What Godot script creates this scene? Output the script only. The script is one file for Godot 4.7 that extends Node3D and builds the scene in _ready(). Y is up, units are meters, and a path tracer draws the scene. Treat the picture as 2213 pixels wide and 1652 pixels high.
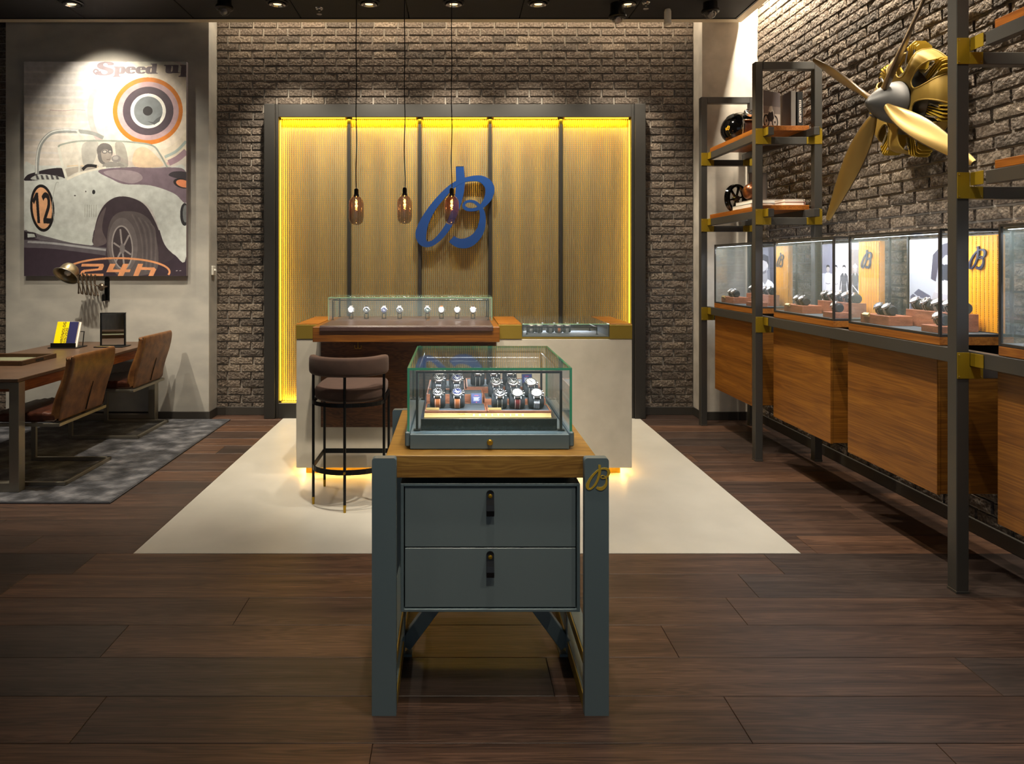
extends Node3D
# Watch boutique: brick walls, gold mesh feature panel, counter, display table, desk corner, steel shelving with vitrines.
const F := 1420.0          # focal length in pixels of the 2213x1652 frame
const VX := 983.0          # where the depth lines meet
const VY := 570.0
const EYE := 1.45
const CEIL := 3.675        # underside of the dark ceiling

# light levels
const UNSEEN_FRONT_LIGHT := 0.42  # cool light entering by the unseen front opening
const EXPOSURE := 1.0
const WARM := Color(1.0, 0.945, 0.855)
const WARMER := Color(1.0, 0.82, 0.58)
const RIGHT_SLOT := 26.0
const BACK_SLOT := 2.4
const PANEL_HEAD := 0.36
const PANEL_SIDE := 0.30
const PLINTH := 0.5
const CASE_B := 0.20
const CASE_C := 0.18
const CASE_A := 0.21
const PX0 := 2.200          # front posts
const PX1 := 2.255
const QX0 := 2.635          # rear posts
const QX1 := 2.690
const VITRINE := 0.52

var off := {}              # things whose parts are written in world coordinates
var names := {}
var M := {}
var rng := RandomNumberGenerator.new()

func _ready() -> void:
	camera_and_light()
	materials()
	paint_poster()
	paint_photos()
	shell()
	ceiling_fittings()
	gold_panel()
	counter()
	display_table()
	desk_corner()
	shelving()
	aero_engine()
	stool()
	pendant(770, 424, "smoked glass pendant lamp hanging in front of the panel's first mullion, on the desk side")
	pendant(874.5, 422, "smoked glass pendant lamp between the two others")
	pendant(976, 423, "smoked glass pendant lamp hanging in front of the blue emblem")
	shelf_things()
	for k in kinds:
		kinds[k].queue_free()

# ------------------------------------------------------------------ helpers
func px(x: float, y: float, d: float) -> Vector3:
	return Vector3((x - VX) / F * d, EYE - (y - VY) / F * d, -d)

func V(x: float, y: float, d: float) -> Vector3:      # metres, depth positive away from the camera
	return Vector3(x, y, -d)

func numbered(n: String) -> String:
	var k: int = names.get(n, 0)
	names[n] = k + 1
	return n if k == 0 else "%s_%03d" % [n, k]

func thing(called: String, label: String, category: String, at := Vector3.ZERO, turn := 0.0, group := "") -> Node3D:
	var o := Node3D.new()
	o.name = numbered(called)
	add_child(o)
	o.position = at
	o.rotation.y = turn
	tag(o, label, category, group)
	return o

func world_thing(called: String, label: String, category: String, at: Vector3, group := "") -> Node3D:
	var o := thing(called, label, category, at, 0.0, group)
	off[o] = -at
	return o

func tag(o: Node, label: String, category: String, group := "") -> void:
	o.set_meta("label", label)
	o.set_meta("category", category)
	if group != "":
		o.set_meta("group", group)

func structure(called: String, label: String, category: String) -> Node3D:
	var o := thing(called, label, category)
	o.set_meta("kind", "structure")
	return o

func put(called: String, st: SurfaceTool, m: Material, parent: Node, label := "") -> MeshInstance3D:
	var o := MeshInstance3D.new()
	o.name = called
	o.mesh = st.commit()
	o.mesh.surface_set_material(0, m)
	parent.add_child(o, true)
	if off.has(parent):
		o.position = off[parent]
	if label != "":
		o.set_meta("label", label)
	return o

func put_mesh(called: String, mesh: Mesh, m: Material, parent: Node, at := Vector3.ZERO, basis := Basis()) -> MeshInstance3D:
	var o := MeshInstance3D.new()
	o.name = called
	o.mesh = mesh
	o.material_override = m
	parent.add_child(o, true)
	o.transform = Transform3D(basis, at + off.get(parent, Vector3.ZERO))
	return o

func copy(o: Node3D, at: Vector3, turn := 0.0, label := "", group := "") -> Node3D:
	var c := o.duplicate()
	c.name = numbered(str(o.name).rstrip("0123456789").trim_suffix("_"))
	add_child(c)
	c.position = at
	c.rotation.y = turn
	if label != "":
		c.set_meta("label", label)
	if group != "":
		c.set_meta("group", group)
	return c

# ------------------------------------------------------------------ mesh building (points counter-clockwise seen from outside)
func S() -> SurfaceTool:
	var st := SurfaceTool.new()
	st.begin(Mesh.PRIMITIVE_TRIANGLES)
	return st

func tri(st: SurfaceTool, a: Vector3, b: Vector3, c: Vector3) -> void:
	var n := (b - a).cross(c - a).normalized()
	for p in [a, c, b]:
		st.set_normal(n)
		st.set_uv(Vector2(p.x, -p.y))
		st.add_vertex(p)

func quad(st: SurfaceTool, a: Vector3, b: Vector3, c: Vector3, d: Vector3) -> void:
	tri(st, a, b, c)
	tri(st, a, c, d)

func pic(st: SurfaceTool, bl: Vector3, br: Vector3, tr: Vector3, tl: Vector3) -> void:   # a quad that shows a whole picture
	var n := (br - bl).cross(tr - bl).normalized()
	var P := [bl, tr, br, bl, tl, tr]
	var U := [Vector2(0, 1), Vector2(1, 0), Vector2(1, 1), Vector2(0, 1), Vector2(0, 0), Vector2(1, 0)]
	for i in 6:
		st.set_normal(n)
		st.set_uv(U[i])
		st.add_vertex(P[i])

func box(st: SurfaceTool, c: Vector3, s: Vector3, e := 0.0, B := Basis()) -> void:
	var h := s * 0.5
	if e <= 0.0:
		for ax in 3:
			for sg in [-1.0, 1.0]:
				var n := Vector3.ZERO
				n[ax] = sg
				var u := Vector3.ZERO
				u[(ax + 1) % 3] = 1.0
				var v := n.cross(u)
				var o := n * h
				quad(st, c + B * (o - u * h - v * h), c + B * (o + u * h - v * h), c + B * (o + u * h + v * h), c + B * (o - u * h + v * h))
		return
	e = minf(e, 0.49 * minf(h.x, minf(h.y, h.z)) * 2.0)
	var i := h - Vector3(e, e, e)
	for ax in 3:
		for sg in [-1.0, 1.0]:
			var n := Vector3.ZERO
			n[ax] = sg
			var u := Vector3.ZERO
			u[(ax + 1) % 3] = 1.0
			var v := n.cross(u)
			var o := n * h
			quad(st, c + B * (o - u * i - v * i), c + B * (o + u * i - v * i), c + B * (o + u * i + v * i), c + B * (o - u * i + v * i))
	for ax in 3:                                   # twelve chamfers, eight corners
		var b1 := (ax + 1) % 3
		var b2 := (ax + 2) % 3
		for s1 in [-1.0, 1.0]:
			for s2 in [-1.0, 1.0]:
				var p := Vector3.ZERO
				p[b1] = s1 * h[b1]
				p[b2] = s2 * i[b2]
				var q := Vector3.ZERO
				q[b1] = s1 * i[b1]
				q[b2] = s2 * h[b2]
				var w := Vector3.ZERO
				w[ax] = i[ax]
				var pts := [c + B * (p - w), c + B * (p + w), c + B * (q + w), c + B * (q - w)]
				if s1 * s2 < 0.0:
					pts.reverse()
				var nn: Vector3 = (pts[1] - pts[0]).cross(pts[2] - pts[0])
				if nn.dot(B * (p + q)) < 0.0:
					pts.reverse()
				quad(st, pts[0], pts[1], pts[2], pts[3])
	for sx in [-1.0, 1.0]:
		for sy in [-1.0, 1.0]:
			for sz in [-1.0, 1.0]:
				var k := Vector3(sx, sy, sz)
				var a := c + B * (Vector3(h.x, i.y, i.z) * k)
				var b := c + B * (Vector3(i.x, h.y, i.z) * k)
				var d := c + B * (Vector3(i.x, i.y, h.z) * k)
				if sx * sy * sz > 0.0:
					tri(st, a, b, d)
				else:
					tri(st, a, d, b)

# a box by its limits: x0..x1, y0..y1, depth d0..d1
func bx(st: SurfaceTool, x0: float, x1: float, y0: float, y1: float, d0: float, d1: float, e := 0.0) -> void:
	box(st, Vector3((x0 + x1) * 0.5, (y0 + y1) * 0.5, -(d0 + d1) * 0.5), Vector3(absf(x1 - x0), absf(y1 - y0), absf(d1 - d0)), e)

# a bar with a square section from a to b
func bar(st: SurfaceTool, a: Vector3, b: Vector3, w: float, h: float, up := Vector3.UP, e := 0.0) -> void:
	var z := (b - a).normalized()
	if absf(z.dot(up)) > 0.98:
		up = Vector3.RIGHT
	var x := up.cross(z).normalized()
	var y := z.cross(x)
	box(st, (a + b) * 0.5, Vector3(w, h, (b - a).length()), e, Basis(x, y, z))

# rows of points -> smooth skin; ring: each row closes on itself
func skin(st: SurfaceTool, rows: Array, ring := true, out_dir := 1.0) -> void:
	var R := rows.size()
	var C: int = rows[0].size()
	var N := []
	for r in R:
		var line := []
		for c in C:
			var cl := (c - 1 + C) % C if ring else maxi(c - 1, 0)
			var cr := (c + 1) % C if ring else mini(c + 1, C - 1)
			var du: Vector3 = rows[r][cr] - rows[r][cl]
			var dv: Vector3 = rows[mini(r + 1, R - 1)][c] - rows[maxi(r - 1, 0)][c]
			line.append((du.cross(dv) * out_dir).normalized())
		N.append(line)
	for r in R - 1:
		for c in (C if ring else C - 1):
			var d := (c + 1) % C
			var id := [[r, c], [r, d], [r + 1, d], [r, c], [r + 1, d], [r + 1, c]]
			var order := [0, 2, 1, 3, 5, 4] if out_dir > 0.0 else [0, 1, 2, 3, 4, 5]
			for k in order:
				var p: Vector3 = rows[id[k][0]][id[k][1]]
				st.set_normal(N[id[k][0]][id[k][1]])
				st.set_uv(Vector2(p.x, -p.y))
				st.add_vertex(p)

func fan(st: SurfaceTool, pts: Array, flip := false) -> void:
	var c := Vector3.ZERO
	for p in pts:
		c += p
	c /= pts.size()
	for i in pts.size():
		var a: Vector3 = pts[i]
		var b: Vector3 = pts[(i + 1) % pts.size()]
		if flip:
			tri(st, c, b, a)
		else:
			tri(st, c, a, b)

# profile of (radius, height) turned about the axis of T; smooth round the axis, hard or soft along it
func lathe(st: SurfaceTool, prof: Array, T := Transform3D(), n := 20, soft := false) -> void:
	if prof[-1].y < prof[0].y - 1e-6:
		prof = prof.duplicate()
		prof.reverse()
	if soft:
		var rows := []
		for p in prof:
			var row := []
			for k in n:
				var a := TAU * k / n
				row.append(T * Vector3(p.x * cos(a), p.y, -p.x * sin(a)))
			rows.append(row)
		skin(st, rows)
		return
	for j in prof.size() - 1:
		var p: Vector2 = prof[j]
		var q: Vector2 = prof[j + 1]
		var t := (q - p)
		if t.length() < 1e-6:
			continue
		var nr := Vector2(t.y, -t.x).normalized()
		for k in n:
			var a := TAU * k / n
			var b := TAU * (k + 1) / n
			var A := Vector3(cos(a), 0, -sin(a))
			var Bv := Vector3(cos(b), 0, -sin(b))
			var vs := [A * p.x + Vector3.UP * p.y, Bv * p.x + Vector3.UP * p.y, Bv * q.x + Vector3.UP * q.y, A * q.x + Vector3.UP * q.y]
			var ns := [A * nr.x + Vector3.UP * nr.y, Bv * nr.x + Vector3.UP * nr.y, Bv * nr.x + Vector3.UP * nr.y, A * nr.x + Vector3.UP * nr.y]
			for id in [0, 2, 1, 0, 3, 2]:
				st.set_normal((T.basis * ns[id]).normalized())
				var w: Vector3 = T * vs[id]
				st.set_uv(Vector2(w.x, -w.y))
				st.add_vertex(w)

func axis(at: Vector3, up: Vector3) -> Transform3D:
	up = up.normalized()
	var x := up.cross(Vector3.BACK if absf(up.z) < 0.9 else Vector3.RIGHT).normalized()
	return Transform3D(Basis(x, up, x.cross(up)), at)

func rod(st: SurfaceTool, a: Vector3, b: Vector3, r0: float, r1 := -1.0, n := 10) -> void:
	if r1 < 0.0:
		r1 = r0
	var L := (b - a).length()
	lathe(st, [Vector2(0, 0), Vector2(r0, 0), Vector2(r1, L), Vector2(0, L)], axis(a, b - a), n)

func tube(st: SurfaceTool, path: Array, r: float, n := 8, closed := false) -> void:
	var rows := []
	var K := path.size()
	var up := Vector3.UP
	for i in K + (1 if closed else 0):
		var k := i % K
		var nx: Vector3 = path[(k + 1) % K] if closed or k < K - 1 else path[k]
		var pv: Vector3 = path[(k - 1 + K) % K] if closed or k > 0 else path[k]
		var z := (nx - pv).normalized()
		if absf(z.dot(up)) > 0.95:
			up = Vector3.RIGHT if absf(z.x) < 0.8 else Vector3.BACK
		var x := up.cross(z).normalized()
		var y := z.cross(x)
		var row := []
		for j in n:
			var a := TAU * j / n
			row.append(path[k] + x * cos(a) * r + y * sin(a) * r)
		rows.append(row)
	skin(st, rows)
	if not closed:
		fan(st, rows[0], true)
		fan(st, rows[-1])

# a flat outline (counter-clockwise, x right y up) thickened along +z of T
func prism(st: SurfaceTool, poly: PackedVector2Array, depth: float, T := Transform3D()) -> void:
	if Geometry2D.is_polygon_clockwise(poly):
		poly.reverse()
	var ids := Geometry2D.triangulate_polygon(poly)
	for i in range(0, ids.size(), 3):
		var a := poly[ids[i]]
		var b := poly[ids[i + 1]]
		var c := poly[ids[i + 2]]
		if (b - a).cross(c - a) < 0.0:
			var s := b
			b = c
			c = s
		tri(st, T * Vector3(a.x, a.y, depth), T * Vector3(b.x, b.y, depth), T * Vector3(c.x, c.y, depth))
		tri(st, T * Vector3(a.x, a.y, 0), T * Vector3(c.x, c.y, 0), T * Vector3(b.x, b.y, 0))
	for i in poly.size():
		var a := poly[i]
		var b := poly[(i + 1) % poly.size()]
		quad(st, T * Vector3(a.x, a.y, 0), T * Vector3(b.x, b.y, 0), T * Vector3(b.x, b.y, depth), T * Vector3(a.x, a.y, depth))

# outline (x, y) swept along z from z0 to z1, its ends rounded with radius r
func pad(st: SurfaceTool, outline: Array, z0: float, z1: float, r: float, T := Transform3D(), steps := 4) -> void:
	var n := outline.size()
	var nrm := []
	for i in n:
		var t: Vector2 = outline[(i + 1) % n] - outline[(i - 1 + n) % n]
		nrm.append(Vector2(t.y, -t.x).normalized())
	var rows := []
	var zs := []
	for k in steps + 1:
		var a := PI * 0.5 * k / steps
		zs.append([z0 + r * (1.0 - cos(a)), r * (1.0 - sin(a))])
	for k in steps + 1:
		var a := PI * 0.5 * (steps - k) / steps
		zs.append([z1 - r * (1.0 - cos(a)), r * (1.0 - sin(a))])
	for e in zs:
		var row := []
		for i in n:
			var p: Vector2 = outline[i] - nrm[i] * e[1]
			row.append(T * Vector3(p.x, p.y, e[0]))
		rows.append(row)
	skin(st, rows)
	fan(st, rows[0], true)
	fan(st, rows[-1])

func catmull(p: Array, per := 8) -> Array:
	var out := []
	for i in p.size() - 1:
		var a = p[maxi(i - 1, 0)]
		var b = p[i]
		var c = p[i + 1]
		var d = p[mini(i + 2, p.size() - 1)]
		for k in per:
			var t := float(k) / per
			out.append(0.5 * ((2.0 * b) + (c - a) * t + (2.0 * a - 5.0 * b + 4.0 * c - d) * t * t + (3.0 * b - a - 3.0 * c + d) * t * t * t))
	out.append(p[-1])
	return out

# a pen stroke of changing width (x, y, width) as a solid of the given depth along +z of T
func stroke(st: SurfaceTool, pts: Array, depth: float, T: Transform3D, per := 7) -> void:
	var c := catmull(pts, per)
	var L := []
	var R := []
	for i in c.size():
		var t: Vector3 = c[mini(i + 1, c.size() - 1)] - c[maxi(i - 1, 0)]
		var nv: Vector2 = Vector2(-t.y, t.x).normalized() * c[i].z * 0.5
		L.append(Vector2(c[i].x, c[i].y) + nv)
		R.append(Vector2(c[i].x, c[i].y) - nv)
	var full := depth
	for i in c.size() - 1:
		depth = full * (1.0 + 0.06 * i / c.size())          # the pen passes over its own line
		var a: Vector2 = R[i]
		var b: Vector2 = R[i + 1]
		var e: Vector2 = L[i + 1]
		var f: Vector2 = L[i]
		quad(st, T * Vector3(a.x, a.y, depth), T * Vector3(b.x, b.y, depth), T * Vector3(e.x, e.y, depth), T * Vector3(f.x, f.y, depth))
		quad(st, T * Vector3(a.x, a.y, 0), T * Vector3(f.x, f.y, 0), T * Vector3(e.x, e.y, 0), T * Vector3(b.x, b.y, 0))
		quad(st, T * Vector3(a.x, a.y, 0), T * Vector3(b.x, b.y, 0), T * Vector3(b.x, b.y, depth), T * Vector3(a.x, a.y, depth))
		quad(st, T * Vector3(e.x, e.y, 0), T * Vector3(f.x, f.y, 0), T * Vector3(f.x, f.y, depth), T * Vector3(e.x, e.y, depth))
	for k in [0, c.size() - 1]:
		var a: Vector2 = L[k]
		var b: Vector2 = R[k]
		var q := [T * Vector3(a.x, a.y, 0), T * Vector3(b.x, b.y, 0), T * Vector3(b.x, b.y, depth), T * Vector3(a.x, a.y, depth)]
		if k > 0:
			q.reverse()
		quad(st, q[0], q[1], q[2], q[3])

# the script capital of the shop, one unit high, centred on the origin
func emblem(st: SurfaceTool, height: float, depth: float, T: Transform3D) -> void:
	var raw := [[528, 160, 68], [531, 220, 72], [535, 290, 74], [527, 380, 72], [505, 480, 64], [470, 585, 58], [425, 675, 55], [365, 755, 50], [305, 808, 44], [250, 825, 50], [208, 797, 74], [196, 735, 92], [220, 650, 80], [266, 560, 66], [325, 475, 58], [395, 395, 52], [470, 325, 44], [550, 282, 36], [630, 264, 44], [705, 266, 56], [760, 300, 74], [784, 350, 78], [774, 418, 68], [738, 476, 48], [690, 516, 32], [630, 531, 26], [580, 520, 30], [561, 492, 24], [580, 465, 21], [620, 456, 22], [664, 470, 26], [704, 512, 34], [722, 570, 46], [720, 640, 56], [700, 712, 68], [655, 774, 78], [592, 812, 86], [528, 816, 80], [486, 800, 72], [458, 777, 66]]
	var pts := []
	for p in raw:
		pts.append(Vector3((p[0] - 485.0) / 703.0, (505.0 - p[1]) / 703.0, p[2] / 703.0) * height)
	stroke(st, pts, depth, T, 4)

func words(text: String, size: float, depth: float, font := "Droid Sans", bold := false, italic := false) -> TextMesh:
	var t := TextMesh.new()
	t.text = text
	var f := SystemFont.new()
	f.font_names = [font]
	if bold:
		f.font_weight = 700
	f.font_italic = italic
	t.font = f
	t.font_size = 64
	t.pixel_size = size / 64.0
	t.depth = depth
	return t

# ------------------------------------------------------------------ materials
func noise_tex(sd: int, freq: float, oct: int, lo: Color, hi: Color, size := 512, power := 1.0, ridged := false) -> ImageTexture:
	var n := FastNoiseLite.new()
	n.seed = sd
	n.frequency = freq
	n.fractal_type = FastNoiseLite.FRACTAL_RIDGED if ridged else FastNoiseLite.FRACTAL_FBM
	n.fractal_octaves = oct
	n.noise_type = FastNoiseLite.TYPE_SIMPLEX_SMOOTH
	var g := n.get_seamless_image(size, size)
	g.convert(Image.FORMAT_L8)
	var src := g.get_data()
	var out := PackedByteArray()
	out.resize(size * size * 3)
	var lut := PackedByteArray()
	lut.resize(768)
	for i in 256:
		var c := lo.lerp(hi, pow(i / 255.0, power))
		lut[i * 3] = int(clampf(c.r, 0, 1) * 255)
		lut[i * 3 + 1] = int(clampf(c.g, 0, 1) * 255)
		lut[i * 3 + 2] = int(clampf(c.b, 0, 1) * 255)
	for i in src.size():
		var k := src[i] * 3
		out[i * 3] = lut[k]
		out[i * 3 + 1] = lut[k + 1]
		out[i * 3 + 2] = lut[k + 2]
	return ImageTexture.create_from_image(Image.create_from_data(size, size, false, Image.FORMAT_RGB8, out))

# wood: long fibres along u, broad growth bands and fine pores
func wood_tex(sd: int, lo: Color, hi: Color, bands := 5.0) -> ImageTexture:
	var size := 512
	var n := FastNoiseLite.new()
	n.seed = sd
	n.frequency = 0.006
	n.fractal_octaves = 3
	var a := n.get_seamless_image(size, size)
	a.convert(Image.FORMAT_L8)
	n.seed = sd + 7
	n.frequency = 0.09
	n.fractal_octaves = 2
	var b := n.get_seamless_image(size, size)
	b.convert(Image.FORMAT_L8)
	var A := a.get_data()
	var Bd := b.get_data()
	var out := PackedByteArray()
	out.resize(size * size * 3)
	for y in size:
		for x in size:
			var i := y * size + x
			var g := A[i] / 255.0
			var band := 0.5 + 0.5 * sin(TAU * (g * bands))
			var fine := Bd[y * size + ((x / 6) % size)] / 255.0
			var t := clampf(0.45 * g + 0.3 * band + 0.45 * (fine - 0.5) + 0.15, 0.0, 1.0)
			var c := lo.lerp(hi, t)
			out[i * 3] = int(c.r * 255)
			out[i * 3 + 1] = int(c.g * 255)
			out[i * 3 + 2] = int(c.b * 255)
	return ImageTexture.create_from_image(Image.create_from_data(size, size, false, Image.FORMAT_RGB8, out))

func mat(called: String, c: Color, rough := 0.5, metal := 0.0) -> StandardMaterial3D:
	var m := StandardMaterial3D.new()
	m.resource_name = called
	m.albedo_color = c
	m.roughness = rough
	m.metallic = metal
	M[called] = m
	return m

func tex(m: StandardMaterial3D, t: Texture2D, scale: Vector3, world := false) -> StandardMaterial3D:
	m.albedo_texture = t
	m.uv1_triplanar = true
	m.uv1_world_triplanar = world
	m.uv1_scale = scale
	m.uv1_triplanar_sharpness = 4.0
	return m

func relief(m: StandardMaterial3D, t: Texture2D, cm: float, scale := Vector3.ZERO, world := false) -> StandardMaterial3D:
	m.heightmap_enabled = true
	m.heightmap_texture = t
	m.heightmap_scale = cm
	if scale != Vector3.ZERO:
		m.uv1_triplanar = true
		m.uv1_world_triplanar = world
		m.uv1_scale = scale
	return m

func glow(called: String, c: Color, e: float) -> StandardMaterial3D:
	var m := mat(called, c, 0.6)
	m.emission_enabled = true
	m.emission = c
	m.emission_energy_multiplier = e
	return m

func glass(called: String, c: Color, alpha: float, rough := 0.02) -> StandardMaterial3D:
	var m := mat(called, Color(c.r, c.g, c.b, alpha), rough)
	m.transparency = BaseMaterial3D.TRANSPARENCY_ALPHA
	return m

func materials() -> void:
	var rough_n := noise_tex(11, 0.02, 5, Color.BLACK, Color.WHITE, 512)
	var fine_n := noise_tex(12, 0.06, 3, Color.BLACK, Color.WHITE, 512)
	var cloud_n := noise_tex(13, 0.008, 4, Color(0.84, 0.84, 0.84), Color(1, 1, 1), 512)
	var grey_white := Color(1, 1, 1)
	# brick: worn clay, four tones
	var brick_t := noise_tex(21, 0.025, 5, Color(0.48, 0.45, 0.43), grey_white, 512, 0.8)
	var tones := [Color(0.56, 0.51, 0.46), Color(0.50, 0.455, 0.41), Color(0.435, 0.40, 0.365), Color(0.61, 0.56, 0.50)]
	for i in 4:
		var b := tex(mat("brick_%d" % i, tones[i], 0.9), brick_t, Vector3(3.1, 3.1, 3.1), true)
		relief(b, rough_n, 0.75)
	mat("mortar", Color(0.60, 0.57, 0.53), 0.95)
	# plaster, stone, floor
	tex(mat("plaster", Color(0.80, 0.77, 0.72), 0.85), cloud_n, Vector3(0.9, 0.9, 0.9), true)
	tex(mat("concrete", Color(0.70, 0.685, 0.65), 0.8), noise_tex(14, 0.012, 5, Color(0.85, 0.86, 0.87), Color(1, 1, 1), 512), Vector3(0.35, 0.6, 0.35), true)
	mat("cornice", Color(0.86, 0.82, 0.74), 0.8)
	tex(mat("slab", Color(0.69, 0.68, 0.65), 0.42), noise_tex(15, 0.01, 4, Color(0.945, 0.945, 0.945), Color(1, 1, 1), 512), Vector3(0.55, 0.55, 0.55), true)
	tex(mat("counter_body", Color(0.755, 0.73, 0.675), 0.6), noise_tex(16, 0.012, 4, Color(0.93, 0.93, 0.925), Color(1, 1, 1), 512), Vector3(0.9, 0.9, 0.9), true)
	var oak := wood_tex(31, Color(0.34, 0.30, 0.28), Color(1, 0.97, 0.93), 7.0)
	var planks := [Color(0.385, 0.295, 0.25), Color(0.32, 0.25, 0.22), Color(0.43, 0.325, 0.27), Color(0.295, 0.245, 0.23), Color(0.355, 0.27, 0.23), Color(0.46, 0.345, 0.275), Color(0.335, 0.27, 0.245)]
	for i in planks.size():
		var p := tex(mat("plank_%d" % i, planks[i] * 0.95, 0.46), oak, Vector3(0.20, 4.2, 4.2), true)
		p.uv1_offset = Vector3(0.13 * i, 0.0, 0.37 * i)
	mat("underfloor", Color(0.06, 0.045, 0.04), 0.9)
	var rug_t := noise_tex(41, 0.012, 4, Color(0.22, 0.24, 0.28), Color(1, 1, 1), 512, 1.2)
	var rug := tex(mat("rug", Color(0.46, 0.46, 0.48), 1.0), rug_t, Vector3(0.75, 0.75, 0.95), true)
	rug.rim_enabled = true
	rug.rim = 0.3
	relief(rug, noise_tex(42, 0.2, 2, Color.BLACK, Color.WHITE, 256), 0.5)
	mat("rug_edge", Color(0.22, 0.225, 0.25), 1.0)
	mat("ceiling_panel", Color(0.125, 0.13, 0.15), 0.75)
	mat("ceiling_edge", Color(0.04, 0.042, 0.05), 0.6)
	mat("skirting", Color(0.20, 0.185, 0.165), 0.6)
	# furniture
	var teak_t := wood_tex(51, Color(0.60, 0.52, 0.44), Color(1, 0.99, 0.95), 5.0)
	tex(mat("teak_z", Color(0.66, 0.385, 0.16), 0.42), teak_t, Vector3(2.2, 2.2, 0.42))       # grain along depth
	tex(mat("teak_x", Color(0.66, 0.42, 0.19), 0.40), teak_t, Vector3(0.45, 2.6, 2.6))
	tex(mat("orange_top", Color(0.73, 0.475, 0.13), 0.35), teak_t, Vector3(0.2, 3.4, 3.4))
	tex(mat("oak_top", Color(0.68, 0.54, 0.27), 0.38), wood_tex(53, Color(0.62, 0.54, 0.46), Color(1, 0.98, 0.94), 6.0), Vector3(0.5, 3.0, 3.0))
	tex(mat("walnut", Color(0.48, 0.32, 0.18), 0.5), wood_tex(52, Color(0.42, 0.36, 0.32), Color(1, 0.96, 0.9), 6.0), Vector3(0.6, 3.6, 3.6))
	tex(mat("walnut_box", Color(0.70, 0.46, 0.34), 0.5), wood_tex(54, Color(0.62, 0.56, 0.52), Color(1, 0.97, 0.94), 6.0), Vector3(2.0, 9.0, 2.0))
	mat("steel", Color(0.255, 0.25, 0.24), 0.42, 0.2)
	mat("frame_steel", Color(0.20, 0.195, 0.185), 0.42, 0.25)
	mat("post_dark", Color(0.145, 0.15, 0.165), 0.4, 0.2)
	mat("table_steel", Color(0.365, 0.43, 0.455), 0.36, 0.1)
	mat("drawer_steel", Color(0.42, 0.475, 0.49), 0.34, 0.1)
	mat("brass", Color(0.66, 0.53, 0.16), 0.36, 0.75)
	mat("brass_satin", Color(0.57, 0.48, 0.19), 0.45, 0.5)
	mat("gold_paint", Color(0.61, 0.50, 0.22), 0.58, 0.3)
	mat("gold_fin", Color(0.74, 0.62, 0.20), 0.5, 0.3)
	mat("graphite", Color(0.36, 0.36, 0.36), 0.33, 0.75)
	mat("bronze_edge", Color(0.44, 0.39, 0.34), 0.34, 0.75)
	mat("brushed", Color(0.62, 0.60, 0.55), 0.36, 0.85)
	mat("chrome", Color(0.85, 0.85, 0.86), 0.12, 1.0)
	mat("silver", Color(0.74, 0.74, 0.75), 0.28, 1.0)
	mat("black_metal", Color(0.05, 0.05, 0.052), 0.4, 0.4)
	mat("black_gloss", Color(0.02, 0.02, 0.022), 0.08)
	mat("pull_leather", Color(0.05, 0.055, 0.065), 0.32)
	mat("brass_bright", Color(0.72, 0.61, 0.38), 0.4, 0.6)
	mat("felt_green", Color(0.42, 0.43, 0.34), 0.95)
	tex(mat("tray_wood", Color(0.34, 0.24, 0.14), 0.4), teak_t, Vector3(0.6, 3, 3))
	mat("poster_side", Color(0.42, 0.39, 0.41), 0.8)
	mat("shade_metal", Color(0.66, 0.61, 0.50), 0.34, 0.85)
	mat("brass_plate", Color(0.60, 0.50, 0.11), 0.42, 0.45)
	tex(mat("shelf_wood", Color(0.71, 0.44, 0.14), 0.42), teak_t, Vector3(3.4, 3.4, 0.2))
	tex(mat("vitrine_wood", Color(0.70, 0.46, 0.19), 0.42), teak_t, Vector3(3.4, 3.4, 0.2))
	for i in 4:
		var td := tex(mat("teak_door_%d" % i, Color(0.60, 0.40, 0.13), 0.45), teak_t, Vector3(0.3, 3.4, 0.18))
		td.uv1_offset = Vector3(0.0, 0.37 * i, 0.41 * i)
	mat("vitrine_frame", Color(0.22, 0.215, 0.21), 0.4, 0.3)
	mat("grey_cloth", Color(0.40, 0.38, 0.36), 0.7)
	mat("book_pale", Color(0.66, 0.74, 0.78), 0.6)
	mat("book_grey", Color(0.50, 0.46, 0.43), 0.6)
	mat("book_rose", Color(0.68, 0.52, 0.48), 0.6)
	mat("spinner", Color(0.33, 0.33, 0.33), 0.48, 0.5)
	mat("gold_blade", Color(0.56, 0.46, 0.25), 0.38, 0.6)
	tex(mat("ledge_wood", Color(0.58, 0.375, 0.11), 0.38), teak_t, Vector3(0.2, 3.4, 3.4))
	mat("black_matt", Color(0.03, 0.03, 0.033), 0.75)
	mat("yellow", Color(1.0, 0.74, 0.02), 0.6)
	mat("mesh_gold", Color(0.60, 0.56, 0.42), 0.45, 0.4)
	mat("mesh_yellow", Color(0.94, 0.63, 0.02), 0.5)
	mat("blue", Color(0.03, 0.23, 0.48), 0.45)
	mat("navy", Color(0.06, 0.07, 0.20), 0.45)
	mat("card_blue", Color(0.06, 0.14, 0.42), 0.4)
	mat("white", Color(0.92, 0.92, 0.90), 0.5)
	mat("paper", Color(0.90, 0.88, 0.84), 0.8)
	var lt := noise_tex(61, 0.012, 5, Color(0.60, 0.54, 0.52), Color(1, 1, 0.96), 512, 0.9)
	relief(tex(mat("leather", Color(0.52, 0.36, 0.205), 0.38), lt, Vector3(1.6, 1.6, 1.6)), fine_n, 0.06)
	relief(tex(mat("leather_dark", Color(0.34, 0.19, 0.135), 0.36), lt, Vector3(1.6, 1.6, 1.6)), fine_n, 0.06)
	tex(mat("desk_leather", Color(0.34, 0.255, 0.19), 0.42), cloud_n, Vector3(1.2, 1.2, 1.2))
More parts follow.
